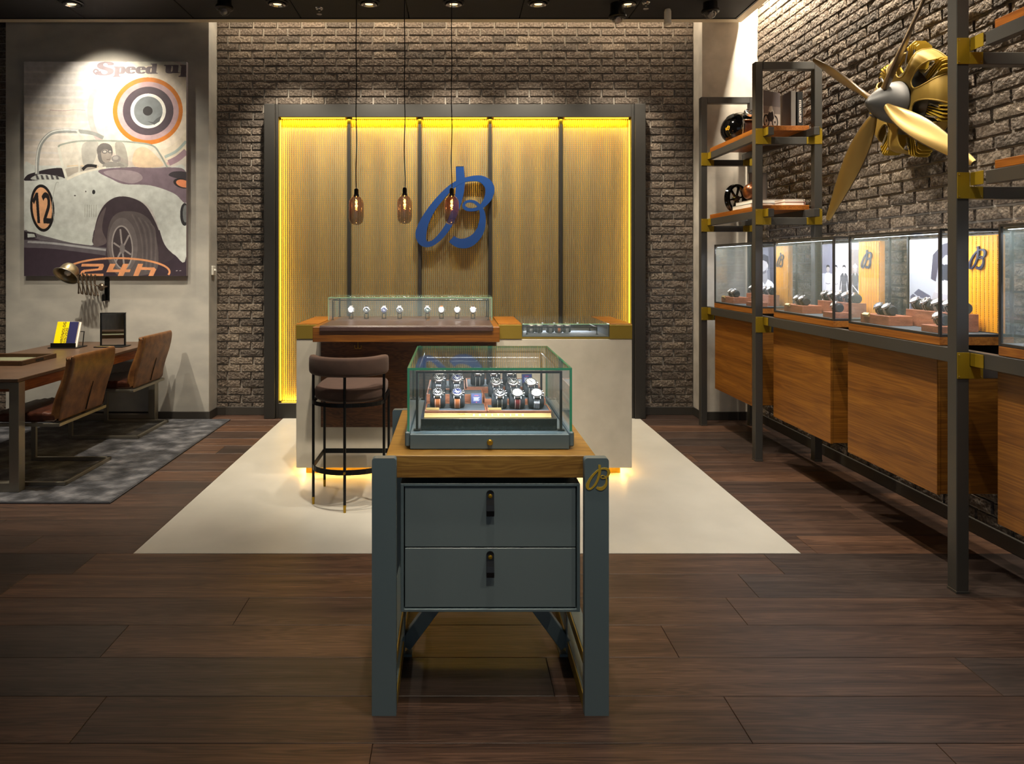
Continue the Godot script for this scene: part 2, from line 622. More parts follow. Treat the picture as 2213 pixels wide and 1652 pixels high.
	tex(mat("pad_leather", Color(0.30, 0.215, 0.19), 0.30), cloud_n, Vector3(2, 2, 2))
	var vel := tex(mat("velvet", Color(0.275, 0.195, 0.16), 0.9), cloud_n, Vector3(3, 3, 3))
	vel.rim_enabled = true
	vel.rim = 0.6
	vel.rim_tint = 0.6
	var felt := mat("felt", Color(0.27, 0.30, 0.325), 0.95)
	felt.rim_enabled = true
	felt.rim = 0.3
	mat("cushion", Color(0.155, 0.17, 0.185), 0.85)
	tex(mat("marble_dark", Color(0.14, 0.175, 0.17), 0.15), noise_tex(71, 0.03, 5, Color(0.3, 0.4, 0.38), Color(1, 1, 1), 256), Vector3(6, 6, 6))
	mat("strap_black", Color(0.05, 0.05, 0.055), 0.6)
	mat("strap_tan", Color(0.72, 0.40, 0.18), 0.6)
	mat("strap_red", Color(0.42, 0.08, 0.08), 0.6)
	mat("strap_brown", Color(0.32, 0.17, 0.09), 0.6)
	mat("dial_black", Color(0.03, 0.03, 0.035), 0.3)
	mat("dial_white", Color(0.88, 0.88, 0.86), 0.35)
	mat("dial_blue", Color(0.04, 0.09, 0.28), 0.3)
	mat("dial_green", Color(0.06, 0.16, 0.14), 0.3)
	tex(mat("copper", Color(0.72, 0.47, 0.32), 0.3, 0.9), noise_tex(81, 0.02, 4, Color(0.5, 0.5, 0.55), Color(1, 1, 1), 256), Vector3(4, 4, 4))
	mat("mirror", Color(0.9, 0.92, 0.93), 0.02, 1.0)
	mat("trim_white", Color(0.85, 0.84, 0.80), 0.5)
	glass("glass", Color(0.85, 0.95, 0.92), 0.03)
	glass("glass_edge", Color(0.24, 0.62, 0.48), 0.85, 0.08)
	glass("glass_edge_pale", Color(0.62, 0.80, 0.66), 0.55, 0.08)
	glass("smoked", Color(0.13, 0.085, 0.08), 0.50, 0.03)
	glass("dome_glass", Color(0.25, 0.25, 0.25), 0.35, 0.02)
	glow("filament_light", Color(1.0, 0.55, 0.22), 22.0)
	glow("bulb_light", Color(1.0, 0.62, 0.30), 2.2)
	glow("downlight_lens", Color(1.0, 0.86, 0.66), 2.0)
	glow("led_warm", Color(1.0, 0.82, 0.55), 4.0)
	glow("led_yellow", Color(1.0, 0.80, 0.20), 3.0)
	glow("led_white", Color(0.92, 0.97, 1.0), 5.0)

# ------------------------------------------------------------------ flat print: a small painter on an Image
var img: Image
var ox := 0.0
var oy := 0.0
var kx := 1.0
var ky := 1.0

func canvas(w: int, h: int, x0: float, y0: float, x1: float, y1: float, c: Color) -> void:
	img = Image.create(w, h, false, Image.FORMAT_RGB8)
	img.fill(c)
	ox = x0
	oy = y0
	kx = w / (x1 - x0)
	ky = h / (y1 - y0)

func fill(pts: Array, c: Color, alpha := 1.0) -> void:
	var P := []
	var lo := 1e9
	var hi := -1e9
	for p in pts:
		var q := Vector2((p.x - ox) * kx, (p.y - oy) * ky)
		P.append(q)
		lo = minf(lo, q.y)
		hi = maxf(hi, q.y)
	var W := img.get_width()
	for y in range(maxi(0, int(lo)), mini(img.get_height() - 1, int(hi)) + 1):
		var xs := []
		var yy := y + 0.5
		for i in P.size():
			var a: Vector2 = P[i]
			var b: Vector2 = P[(i + 1) % P.size()]
			if (a.y <= yy) != (b.y <= yy):
				xs.append(a.x + (yy - a.y) / (b.y - a.y) * (b.x - a.x))
		xs.sort()
		for i in range(0, xs.size() - 1, 2):
			var xa := clampi(roundi(xs[i]), 0, W)
			var xb := clampi(roundi(xs[i + 1]), 0, W)
			if xb <= xa:
				continue
			if alpha >= 1.0:
				img.fill_rect(Rect2i(xa, y, xb - xa, 1), c)
			else:
				for x in range(xa, xb):
					img.set_pixel(x, y, img.get_pixel(x, y).lerp(c, alpha))

func oval(cx: float, cy: float, rx: float, ry: float, c: Color, alpha := 1.0, turn := 0.0) -> void:
	var pts := []
	for i in 56:
		var a := TAU * i / 56
		pts.append(Vector2(cx, cy) + Vector2(cos(a) * rx, sin(a) * ry).rotated(turn))
	fill(pts, c, alpha)

func brush(pts: Array, w: float, c: Color, alpha := 1.0) -> void:
	var cc := catmull(pts, 6)
	var L := []
	var R := []
	for i in cc.size():
		var t: Vector2 = (cc[mini(i + 1, cc.size() - 1)] - cc[maxi(i - 1, 0)]).normalized()
		var n := Vector2(-t.y, t.x) * w * 0.5
		L.append(cc[i] + n)
		R.append(cc[i] - n)
	for i in cc.size() - 1:
		fill([L[i], L[i + 1], R[i + 1], R[i]], c, alpha)

func blob(pts: Array, c: Color, alpha := 1.0) -> void:            # the same with a flowing outline
	var n := pts.size()
	var cc := catmull([pts[n - 1]] + pts + [pts[0], pts[1]], 5)
	fill(cc.slice(5, cc.size() - 6), c, alpha)

func v2(a: Array) -> Array:
	var out := []
	for i in range(0, a.size(), 2):
		out.append(Vector2(a[i], a[i + 1]))
	return out

# lettering, printed from the outlines of the font; (x, y) is the left end of the base line, h the capital height
func letter(text: String, x: float, y: float, h: float, c: Color, font := "Droid Sans", bold := true, stretch := 1.0, shear := 0.0, turn := 0.0) -> void:
	var t := words(text, 1.0, 0.0, font, bold)
	t.horizontal_alignment = HORIZONTAL_ALIGNMENT_LEFT
	var arr: Array = t.get_mesh_arrays()
	var vs: PackedVector3Array = arr[Mesh.ARRAY_VERTEX]
	var ids: PackedInt32Array = arr[Mesh.ARRAY_INDEX]
	if vs.is_empty():
		return
	var lo := Vector2(1e9, 1e9)
	var hi := -lo
	for v in vs:
		lo = Vector2(minf(lo.x, v.x), minf(lo.y, v.y))
		hi = Vector2(maxf(hi.x, v.x), maxf(hi.y, v.y))
	var k := h / (hi.y - lo.y)
	for i in range(0, ids.size(), 3):
		var tr := []
		for j in 3:
			var v := vs[ids[i + j]]
			var p := Vector2((v.x - lo.x) * k * stretch + (v.y - lo.y) * k * shear, -(v.y - lo.y) * k)
			tr.append(Vector2(x, y) + p.rotated(turn))
		fill(tr, c)

func print_mat(called: String, rough := 0.7) -> StandardMaterial3D:
	var m := mat(called, Color.WHITE, rough)
	m.albedo_texture = ImageTexture.create_from_image(img)
	return m

func grain(sd: int, amount: float, freq := 0.02) -> void:           # canvas grain and brush mottling
	var n := FastNoiseLite.new()
	n.seed = sd
	n.frequency = freq
	n.fractal_octaves = 4
	for y in img.get_height():
		for x in img.get_width():
			var g := 1.0 + amount * n.get_noise_2d(x, y)
			var c := img.get_pixel(x, y)
			img.set_pixel(x, y, Color(c.r * g, c.g * g, c.b * g))

func paint_poster() -> void:
	canvas(780, 1020, 32, 10, 1275, 1637, Color(0.74, 0.73, 0.73))
	var plum := Color(0.21, 0.165, 0.215)
	var body := Color(0.77, 0.795, 0.785)
	# sky brushed in pale strokes
	fill(v2([32, 330, 1275, 330, 1275, 900, 32, 900]), Color(0.79, 0.765, 0.74))
	for k in 16:
		brush(v2([32, 40 + k * 47, 400, 48 + k * 47, 820, 36 + k * 47]), 16, Color(0.86, 0.84, 0.82) if k % 2 else Color(0.77, 0.77, 0.78), 0.5)
	brush(v2([230, 378, 330, 384, 420, 376, 500, 380]), 6, Color(0.70, 0.63, 0.63))
	brush(v2([440, 430, 520, 424, 600, 430]), 60, Color(0.78, 0.70, 0.72), 0.7)
	# target rings
	oval(985, 385, 468, 432, Color(0.80, 0.66, 0.66))
	oval(1000, 385, 440, 408, Color(0.88, 0.84, 0.77))
	oval(985, 385, 330, 310, Color(0.90, 0.86, 0.80))
	fill(v2([860, 10, 1275, 10, 1275, 130, 1180, 60, 1040, 30, 900, 60]), Color(0.70, 0.74, 0.72), 0.5)
	oval(980, 385, 268, 255, Color(0.80, 0.47, 0.10))
	oval(982, 385, 236, 222, Color(0.72, 0.61, 0.63))
	oval(983, 385, 194, 184, Color(0.27, 0.22, 0.27))
	oval(983, 385, 136, 132, Color(0.90, 0.90, 0.88))
	oval(984, 385, 110, 110, Color(0.45, 0.48, 0.50))
	fill(v2([975, 462, 1020, 470, 1045, 445, 1085, 420, 1070, 465, 1030, 490]), Color(0.30, 0.32, 0.34))
	oval(980, 385, 37, 35, Color(0.10, 0.09, 0.11))
	brush(v2([1140, 780, 1210, 745, 1275, 690]), 46, Color(0.62, 0.52, 0.57))
	brush(v2([1110, 735, 1200, 690, 1275, 615]), 22, Color(0.66, 0.72, 0.71))
	for k in 4:
		letter("S", 577 + k * 5, 116, 104, Color(0.44, 0.40, 0.43), "Droid Serif", true, 1.75, 0.12)
		letter("peed", 712 + k * 5, 126, 100, Color(0.44, 0.40, 0.43), "Droid Serif", true, 1.36, 0.10)
		letter("up", 1098 + k * 5, 126, 92, Color(0.44, 0.40, 0.43), "Droid Serif", true, 1.5, 0.10)
	brush(v2([590, 110, 566, 88, 580, 70, 604, 80]), 12, Color(0.44, 0.40, 0.43))
	# road and body
	fill(v2([32, 1290, 1275, 1290, 1275, 1637, 32, 1637]), plum)
	blob(v2([32, 800, 120, 800, 330, 800, 460, 800, 700, 812, 1130, 812, 1275, 850, 1275, 1490, 1190, 1480, 1110, 1400, 1060, 1260, 1000, 1120, 880, 1050, 760, 1035, 650, 1090, 600, 1190, 560, 1330, 570, 1400, 420, 1390, 250, 1350, 120, 1310, 32, 1240]), body)
	for k in 6:
		brush(v2([32, 1180 + k * 26, 220, 1250 + k * 24, 420, 1300 + k * 18, 560, 1320 + k * 16]), 22, Color(0.74, 0.77, 0.76), 0.35)
	blob(v2([600, 840, 760, 815, 1130, 812, 1275, 850, 1275, 1080, 1180, 1010, 1000, 950, 800, 940, 700, 900]), Color(0.47, 0.41, 0.46))
	blob(v2([640, 850, 760, 830, 900, 850, 940, 900, 860, 935, 740, 905]), Color(0.66, 0.62, 0.64), 0.7)
	blob(v2([1140, 870, 1180, 845, 1275, 850, 1275, 905, 1180, 890]), Color(0.20, 0.18, 0.21))
	oval(1245, 935, 70, 36, Color(0.15, 0.12, 0.14), 1.0, 0.25)
	oval(1252, 936, 56, 28, Color(0.88, 0.55, 0.38), 1.0, 0.25)
	# cockpit and seat
	blob(v2([32, 905, 60, 870, 120, 850, 220, 825, 330, 822, 360, 890, 200, 905, 60, 915]), Color(0.17, 0.15, 0.18))
	blob(v2([90, 905, 130, 870, 200, 866, 330, 890, 300, 908]), Color(0.72, 0.74, 0.73))
	for k in 5:
		fill(v2([120 + k * 38, 872, 136 + k * 38, 872, 150 + k * 38, 905, 130 + k * 38, 905]), Color(0.30, 0.30, 0.31))
	blob(v2([340, 830, 460, 806, 600, 800, 560, 830, 440, 850, 360, 885]), Color(0.22, 0.18, 0.17))
	brush(v2([360, 806, 450, 800, 600, 812]), 10, Color(0.86, 0.62, 0.35))
	# roll bar
	brush(v2([132, 865, 135, 760, 160, 640, 230, 560, 320, 538, 450, 540, 560, 555, 640, 590]), 30, Color(0.55, 0.57, 0.57))
	brush(v2([126, 860, 128, 760, 152, 645, 226, 556, 320, 530, 450, 532]), 9, Color(0.83, 0.84, 0.83))
	brush(v2([440, 535, 460, 600, 455, 850]), 16, Color(0.74, 0.76, 0.75))
	# windscreen and driver
	blob(v2([300, 650, 460, 615, 700, 615, 900, 630, 1020, 655, 1070, 720, 1120, 812, 820, 808, 620, 812, 460, 850, 360, 890]), Color(0.80, 0.79, 0.75), 0.75)
	blob(v2([480, 640, 600, 625, 560, 790, 490, 800]), Color(0.58, 0.58, 0.57), 0.6)
	blob(v2([730, 630, 800, 640, 830, 800, 760, 800]), Color(0.50, 0.50, 0.49), 0.6)
	blob(v2([880, 690, 960, 660, 1060, 740, 1090, 805, 880, 805]), Color(0.85, 0.74, 0.60), 0.7)
	blob(v2([596, 720, 592, 670, 620, 635, 664, 630, 700, 652, 712, 700, 700, 730, 690, 690, 650, 676, 622, 700, 616, 760]), Color(0.42, 0.41, 0.41))
	blob(v2([622, 700, 650, 676, 692, 690, 704, 730, 690, 766, 664, 780, 634, 768]), Color(0.63, 0.60, 0.58))
	blob(v2([596, 718, 618, 700, 632, 760, 664, 786, 640, 792, 608, 768]), Color(0.45, 0.44, 0.44))
	oval(650, 694, 21, 14, Color(0.36, 0.36, 0.37))
	oval(690, 692, 16, 13, Color(0.36, 0.36, 0.37))
	oval(650, 694, 14, 9, Color(0.72, 0.71, 0.69))
	oval(691, 692, 10, 8, Color(0.72, 0.71, 0.69))
	brush(v2([664, 752, 680, 754, 692, 750]), 5, Color(0.46, 0.42, 0.41))
	blob(v2([640, 790, 690, 770, 760, 780, 800, 802, 700, 812, 640, 812]), Color(0.56, 0.55, 0.54))
	oval(738, 748, 36, 27, Color(0.55, 0.54, 0.54))
	oval(734, 742, 22, 15, Color(0.66, 0.65, 0.64))
	brush(v2([480, 830, 520, 800, 590, 805]), 22, Color(0.14, 0.13, 0.14))
	brush(v2([295, 660, 320, 640, 460, 614, 700, 612, 900, 626, 1020, 650, 1075, 715, 1130, 815]), 13, Color(0.57, 0.60, 0.58))
	brush(v2([296, 660, 320, 770, 360, 905]), 20, Color(0.80, 0.81, 0.78))
	brush(v2([360, 905, 460, 860, 560, 832, 660, 815]), 16, Color(0.86, 0.85, 0.80))
	# roundel
	oval(172, 1122, 92, 180, Color(0.10, 0.09, 0.10), 1.0, -0.08)
	oval(172, 1122, 74, 158, Color(0.87, 0.66, 0.50), 1.0, -0.08)
	letter("12", 108, 1236, 236, Color(0.11, 0.10, 0.11), "Droid Sans", true, 0.42, -0.10, 0.03)
	brush(v2([262, 1230, 250, 1080, 275, 940, 300, 930]), 5, Color(0.62, 0.64, 0.63))
	oval(566, 1000, 12, 17, Color(0.16, 0.16, 0.17))
	oval(505, 996, 5, 6, Color(0.3, 0.3, 0.3))
	oval(422, 1027, 8, 5, Color(0.3, 0.3, 0.3))
	for k in 6:
		brush(v2([500 + k * 17, 1096, 498 + k * 17, 1190]), 6, Color(0.66, 0.68, 0.66))
	# wheel arch, tyre and rim
	blob(v2([560, 1390, 570, 1300, 600, 1180, 660, 1085, 750, 1036, 860, 1045, 960, 1100, 1030, 1210, 1080, 1330, 1110, 1410, 1180, 1490, 1060, 1540, 680, 1520, 660, 1390]), Color(0.24, 0.20, 0.235))
	blob(v2([562, 1395, 575, 1290, 610, 1180, 660, 1115, 640, 1200, 632, 1290, 665, 1380, 600, 1412]), Color(0.38, 0.34, 0.35))
	blob(v2([680, 1520, 668, 1360, 690, 1230, 740, 1165, 820, 1145, 920, 1160, 1000, 1220, 1040, 1330, 1062, 1480, 1040, 1600, 900, 1637, 760, 1637]), Color(0.36, 0.33, 0.34))
	for k in 7:
		brush(v2([860 + k * 24, 1170 + k * 12, 915 + k * 20, 1290, 940 + k * 17, 1440, 930 + k * 17, 1600]), 9, Color(0.31, 0.28, 0.30) if k % 2 else Color(0.43, 0.40, 0.41), 0.7)
	oval(790, 1400, 112, 205, Color(0.43, 0.40, 0.41), 1.0, -0.06)
	oval(785, 1420, 82, 168, Color(0.62, 0.60, 0.60), 1.0, -0.06)
	oval(785, 1420, 72, 156, Color(0.26, 0.23, 0.25), 1.0, -0.06)
	for k in 6:
		var a := TAU * k / 6 + 0.3
		brush([Vector2(785, 1430), Vector2(785 + cos(a) * 36, 1430 + sin(a) * 76), Vector2(785 + cos(a) * 70, 1430 + sin(a) * 152)], 13, Color(0.60, 0.58, 0.58))
	oval(785, 1430, 20, 40, Color(0.48, 0.46, 0.47))
	# sill pipe
	fill(v2([32, 1300, 120, 1310, 130, 1345, 60, 1360, 32, 1360]), Color(0.16, 0.13, 0.16))
	fill(v2([58, 1315, 110, 1318, 120, 1342, 60, 1345]), Color(0.72, 0.75, 0.74))
	brush(v2([32, 1392, 220, 1398, 420, 1420, 660, 1452]), 60, Color(0.36, 0.34, 0.37))
	brush(v2([60, 1378, 240, 1388, 440, 1412, 660, 1440]), 16, Color(0.62, 0.63, 0.65))
	oval(1262, 1170, 34, 86, Color(0.16, 0.16, 0.18))
	oval(1268, 1165, 20, 66, Color(0.45, 0.47, 0.48))
	# the badge at the bottom
	var e := []
	for k in 41:
		var a := PI * (0.93 + 1.14 * k / 40.0)
		e.append(Vector2(745 + cos(a) * 402, 1606 + sin(a) * 104))
	brush(e, 15, Color(0.86, 0.60, 0.42))
	var pumpkin := Color(0.88, 0.61, 0.43)
	fill(v2([475, 1545, 640, 1545, 645, 1560, 632, 1592, 500, 1606, 490, 1620, 640, 1620, 640, 1637, 455, 1637, 470, 1602, 490, 1590, 600, 1580, 608, 1566, 470, 1566]), pumpkin)
	fill(v2([690, 1545, 735, 1545, 712, 1588, 770, 1588, 790, 1545, 834, 1545, 815, 1588, 850, 1588, 842, 1608, 806, 1608, 792, 1637, 750, 1637, 762, 1608, 662, 1608]), pumpkin)
	fill(v2([905, 1545, 945, 1545, 935, 1570, 1030, 1572, 1045, 1588, 1022, 1637, 985, 1637, 1003, 1592, 928, 1590, 908, 1637, 868, 1637]), pumpkin)
	brush(v2([1195, 1598, 1210, 1596]), 5, Color(0.6, 0.58, 0.6))
	brush(v2([1222, 1598, 1236, 1596]), 5, Color(0.6, 0.58, 0.6))
	grain(3, 0.09)
	print_mat("poster_print", 0.55)

func paint_photos() -> void:
	# man in a white shirt against a dark wall
	canvas(200, 320, 0, 0, 200, 320, Color(0.42, 0.42, 0.46))
	fill(v2([0, 0, 70, 0, 60, 320, 0, 320]), Color(0.80, 0.82, 0.86))
	fill(v2([120, 0, 200, 0, 200, 320, 150, 320]), Color(0.30, 0.29, 0.33))
	brush(v2([120, 120, 200, 118]), 3, Color(0.22, 0.21, 0.25))
	fill(v2([10, 320, 20, 230, 60, 190, 100, 175, 150, 195, 190, 240, 196, 320]), Color(0.88, 0.89, 0.92))
	fill(v2([70, 190, 78, 140, 112, 140, 118, 182, 96, 215]), Color(0.56, 0.55, 0.57))
	oval(86, 100, 36, 50, Color(0.66, 0.65, 0.66))
	fill(v2([52, 90, 60, 50, 90, 38, 122, 52, 128, 110, 116, 124, 112, 84, 84, 74, 60, 80]), Color(0.22, 0.21, 0.23))
	oval(113, 106, 8, 14, Color(0.70, 0.68, 0.68))
	fill(v2([56, 124, 80, 140, 104, 130, 112, 112, 104, 146, 84, 154, 62, 146]), Color(0.36, 0.35, 0.37))
	oval(70, 97, 5, 3, Color(0.2, 0.2, 0.22))
	print_mat("photo_shirt", 0.4)
	# four people standing in work clothes
	canvas(260, 320, 0, 0, 260, 320, Color(0.76, 0.78, 0.84))
	fill(v2([0, 0, 70, 0, 90, 140, 0, 140]), Color(0.50, 0.50, 0.57))
	fill(v2([110, 0, 180, 0, 180, 250, 110, 250]), Color(0.96, 0.96, 0.97))
	fill(v2([190, 30, 260, 30, 260, 140, 190, 140]), Color(0.55, 0.50, 0.50))
	fill(v2([0, 230, 260, 240, 260, 320, 0, 320]), Color(0.82, 0.84, 0.90))
	var who := [[40, 0.86, 0.80], [92, 0.78, 0.72], [146, 0.30, 0.28], [214, 0.26, 0.22]]
	for w in who:
		var x: float = w[0]
		var c := Color(w[1], w[1], w[1] * 1.06)
		var dk := Color(w[2], w[2], w[2] * 1.04)
		fill(v2([x - 24, 150, x - 12, 136, x + 12, 136, x + 24, 150, x + 30, 214, x + 22, 216, x + 16, 170, x + 17, 222, x - 17, 222, x - 16, 170, x - 22, 216, x - 30, 214]), c)
		fill(v2([x - 17, 220, x + 17, 220, x + 14, 306, x + 3, 306, x, 240, x - 3, 306, x - 14, 306]), dk)
		oval(x, 118, 11, 15, Color(0.70, 0.67, 0.66))
		fill(v2([x - 12, 116, x - 10, 102, x, 98, x + 10, 102, x + 12, 116, x + 6, 108, x - 6, 108]), Color(0.16, 0.15, 0.17))
		fill(v2([x - 5, 135, x + 5, 135, x, 150]), Color(0.80, 0.78, 0.77))
		brush(v2([x - 16, 186, x, 190, x + 16, 186]), 3, Color(0.4, 0.4, 0.44))
	fill(v2([200, 104, 214, 92, 228, 104, 226, 112, 202, 112]), Color(0.90, 0.90, 0.90))
	fill(v2([196, 190, 202, 190, 250, 232, 244, 236]), Color(0.92, 0.92, 0.93))
	print_mat("photo_group", 0.4)
	# pilot holding an oxygen mask
	canvas(240, 320, 0, 0, 240, 320, Color(0.86, 0.87, 0.90))
	fill(v2([0, 130, 90, 122, 240, 150, 240, 320, 0, 320]), Color(0.70, 0.72, 0.76))
	fill(v2([0, 230, 240, 220, 240, 320, 0, 320]), Color(0.78, 0.79, 0.83))
	fill(v2([70, 320, 90, 230, 130, 190, 200, 180, 240, 200, 240, 320]), Color(0.24, 0.25, 0.34))
	fill(v2([0, 320, 4, 220, 40, 190, 90, 214, 96, 250, 60, 290, 40, 320]), Color(0.34, 0.35, 0.43))
	brush(v2([16, 208, 50, 226, 84, 222]), 4, Color(0.72, 0.73, 0.78))
	oval(168, 98, 62, 84, Color(0.64, 0.63, 0.66))
	fill(v2([92, 150, 100, 60, 140, 22, 200, 12, 240, 40, 240, 150, 214, 120, 200, 60, 150, 62, 124, 90, 112, 160]), Color(0.28, 0.27, 0.33))
	fill(v2([124, 116, 150, 96, 196, 100, 220, 130, 212, 176, 176, 196, 140, 180, 122, 150]), Color(0.18, 0.18, 0.22))
	for k in 4:
		fill(v2([108 + k * 20, 196 + k * 4, 126 + k * 18, 152, 142 + k * 18, 156, 130 + k * 20, 208 + k * 4]), Color(0.80, 0.79, 0.80))
	fill(v2([86, 250, 104, 200, 190, 210, 206, 250, 170, 286, 110, 286]), Color(0.68, 0.67, 0.70))
	oval(136, 100, 9, 5, Color(0.14, 0.13, 0.16))
	for k in 7:
		oval(196 - k * 3, 226 + k * 14, 20, 8, Color(0.16, 0.16, 0.20))
		oval(196 - k * 3, 224 + k * 14, 15, 4, Color(0.74, 0.74, 0.78))
	print_mat("photo_pilot", 0.4)
	# book jacket with a motorcycle
	canvas(160, 220, 0, 0, 160, 220, Color(0.46, 0.42, 0.42))
	fill(v2([0, 130, 160, 120, 160, 220, 0, 220]), Color(0.80, 0.75, 0.71))
	fill(v2([0, 90, 160, 84, 160, 126, 0, 134]), Color(0.58, 0.53, 0.51))
	for c in [Vector2(110, 175), Vector2(30, 176)]:
		oval(c.x, c.y, 30, 38, Color(0.12, 0.11, 0.11))
		oval(c.x, c.y, 21, 28, Color(0.74, 0.70, 0.66))
		oval(c.x, c.y, 7, 9, Color(0.2, 0.18, 0.18))
	fill(v2([30, 150, 60, 120, 100, 118, 112, 140, 84, 176, 46, 178]), Color(0.2, 0.18, 0.18))
	brush(v2([110, 172, 92, 112, 74, 104]), 7, Color(0.88, 0.86, 0.83))
	fill(v2([48, 118, 60, 88, 84, 84, 92, 110, 70, 124]), Color(0.85, 0.82, 0.78))
	print_mat("jacket_print", 0.5)
	# catalogue cover
	canvas(220, 300, 0, 0, 220, 300, Color(0.17, 0.18, 0.34))
	fill(v2([0, 0, 96, 0, 96, 300, 0, 300]), Color(0.96, 0.86, 0.02))
	letter("CHRONOLOG", 92, 292, 30, Color(0.12, 0.11, 0.10), "Droid Sans", true, 1.15, 0.0, -PI / 2)
	fill(v2([96, 0, 126, 0, 126, 300, 96, 300]), Color(0.96, 0.86, 0.02))
	letter("2019/2020", 124, 292, 26, Color(0.10, 0.10, 0.13), "Droid Sans", true, 1.3, 0.0, -PI / 2)
	print_mat("catalogue_print", 0.35)
	# blue information card
	canvas(90, 110, 0, 0, 90, 110, Color(0.05, 0.13, 0.40))
	brush(v2([26, 22, 64, 22]), 6, Color(0.75, 0.22, 0.25))
	for k in 5:
		brush(v2([16 + (k % 2) * 6, 44 + k * 9, 74 - (k % 3) * 6, 44 + k * 9]), 4, Color(0.85, 0.88, 0.95))
	fill(v2([40, 94, 50, 94, 50, 102, 40, 102]), Color(0.8, 0.3, 0.3))
	print_mat("card_print", 0.35)

# ------------------------------------------------------------------ camera, light, setting
func spot(called: String, at: Vector3, to: Vector3, energy: float, angle: float, c: Color, size := 0.04, soft := 0.6) -> void:
	var l := SpotLight3D.new()
	l.name = called
	add_child(l, true)
	l.position = at
	l.look_at_from_position(at, to, Vector3.UP if absf((to - at).normalized().y) < 0.99 else Vector3.BACK)
	l.light_energy = energy
	l.light_color = c
	l.spot_angle = angle
	l.spot_angle_attenuation = soft
	l.spot_range = 14.0
	l.spot_attenuation = 2.0
	l.light_size = size
	l.shadow_enabled = true

func area(called: String, at: Vector3, facing: Vector3, along: Vector3, length: float, width: float, energy: float, c: Color) -> void:
	var l := AreaLight3D.new()
	l.name = called
	add_child(l, true)
	var z := -facing.normalized()
	var x := (along - z * along.dot(z)).normalized()
	l.transform = Transform3D(Basis(x, z.cross(x), z), at)
	l.area_size = Vector2(length, width)
	l.light_energy = energy
	l.light_color = c
	l.area_range = 14.0
	l.area_attenuation = 2.0
	l.shadow_enabled = true

func camera_and_light() -> void:
	var cam := Camera3D.new()
	cam.name = "camera"
	add_child(cam)
	cam.position = Vector3(0, EYE, 0)
	cam.near = 0.05
	cam.far = 60.0
	cam.projection = Camera3D.PROJECTION_FRUSTUM
	cam.size = cam.near * 1652.0 / F
	cam.frustum_offset = Vector2((1106.5 - VX) / F, -(826.0 - VY) / F) * cam.near
	cam.current = true
	var env := Environment.new()
	env.background_mode = Environment.BG_COLOR
	env.background_color = Color(0.84, 0.88, 0.92)          # unseen bright surroundings behind the front opening, lighting the table front
	env.background_energy_multiplier = UNSEEN_FRONT_LIGHT
	env.tonemap_mode = Environment.TONE_MAPPER_LINEAR
	env.tonemap_exposure = EXPOSURE
	env.sdfgi_enabled = true
	env.ssao_enabled = true
	env.ssil_enabled = true
	var we := WorldEnvironment.new()
	we.name = "environment"
	we.environment = env
	add_child(we)


# a ceiling downlight: ring, reflector, lens and the beam that it throws
func downlight(x: float, d: float, to: Vector3, energy: float, angle: float, label: String, soft := 0.7) -> void:
	var o := thing("ceiling_downlight", label, "downlight", V(x, CEIL, d), 0.0, "recessed ceiling downlights")
	var st := S()
	lathe(st, [Vector2(0.072, 0.0), Vector2(0.092, 0.0), Vector2(0.094, -0.010), Vector2(0.078, -0.014), Vector2(0.070, -0.004)], Transform3D(), 28)
	put("ring", st, M.black_metal, o)
	var dir := (to - V(x, CEIL, d)).normalized()
	var T := axis(Vector3(0, -0.012, 0), (dir * 0.35 + Vector3.DOWN).normalized())
	st = S()
	lathe(st, [Vector2(0.0, -0.008), Vector2(0.066, -0.008), Vector2(0.068, 0.012), Vector2(0.058, 0.014), Vector2(0.040, 0.002), Vector2(0.0, 0.002)], T, 28)
	put("reflector", st, M.chrome, o)
	st = S()
	lathe(st, [Vector2(0.0, 0.0), Vector2(0.034, 0.0), Vector2(0.034, 0.005), Vector2(0.0, 0.006)], T, 20)
	put("lamp_lens", st, M.downlight_lens, o)
	spot("downlight_beam", V(x, CEIL, d) + T.basis.y * 0.05 + Vector3(0, -0.02, 0), to, energy, angle, WARM, 0.035, soft)

func brick_mesh(sd: int, w: float) -> ArrayMesh:
	# a worn brick: front face a small uneven grid, edges rounded back to the joint
	var r := RandomNumberGenerator.new()
	r.seed = sd
	var n := FastNoiseLite.new()
	n.seed = sd
	n.frequency = 9.0
	n.fractal_octaves = 3
	var st := S()
	var h := 0.0625
	var nx := 7
	var ny := 3
	var rows := []
	for j in ny + 1:
		var row := []
		for i in nx + 1:
			var u := float(i) / nx
			var v := float(j) / ny
			var rim := i == 0 or j == 0 or i == nx or j == ny
			var x := (u - 0.5) * (w - 0.005)
			var y := (v - 0.5) * (h - 0.005)
			var z := 0.0165 + 0.0075 * n.get_noise_2d(x * 1.3, y * 2.0 + 5.0)
			if rim:
				x += r.randf_range(-0.0015, 0.0015)
				y += r.randf_range(-0.0015, 0.0015)
				z = 0.0150 + 0.003 * n.get_noise_2d(x, y)
			row.append(Vector3(x, y, z))
		rows.append(row)
	skin(st, rows, false)
	# the four edges: a worn arris, then straight back into the joint
	var loop := []
	for i in nx + 1:
		loop.append(rows[0][i])
	for j in range(1, ny + 1):
		loop.append(rows[j][nx])
	for i in range(nx - 1, -1, -1):
		loop.append(rows[ny][i])
	for j in range(ny - 1, 0, -1):
		loop.append(rows[j][0])
	for i in loop.size():
		var p: Vector3 = loop[i]
		var q: Vector3 = loop[(i + 1) % loop.size()]
		var fx := w / (w - 0.005)
		var fy := h / (h - 0.005)
		quad(st, Vector3(p.x * fx, p.y * fy, -0.002), Vector3(q.x * fx, q.y * fy, -0.002), q, p)
	return st.commit()

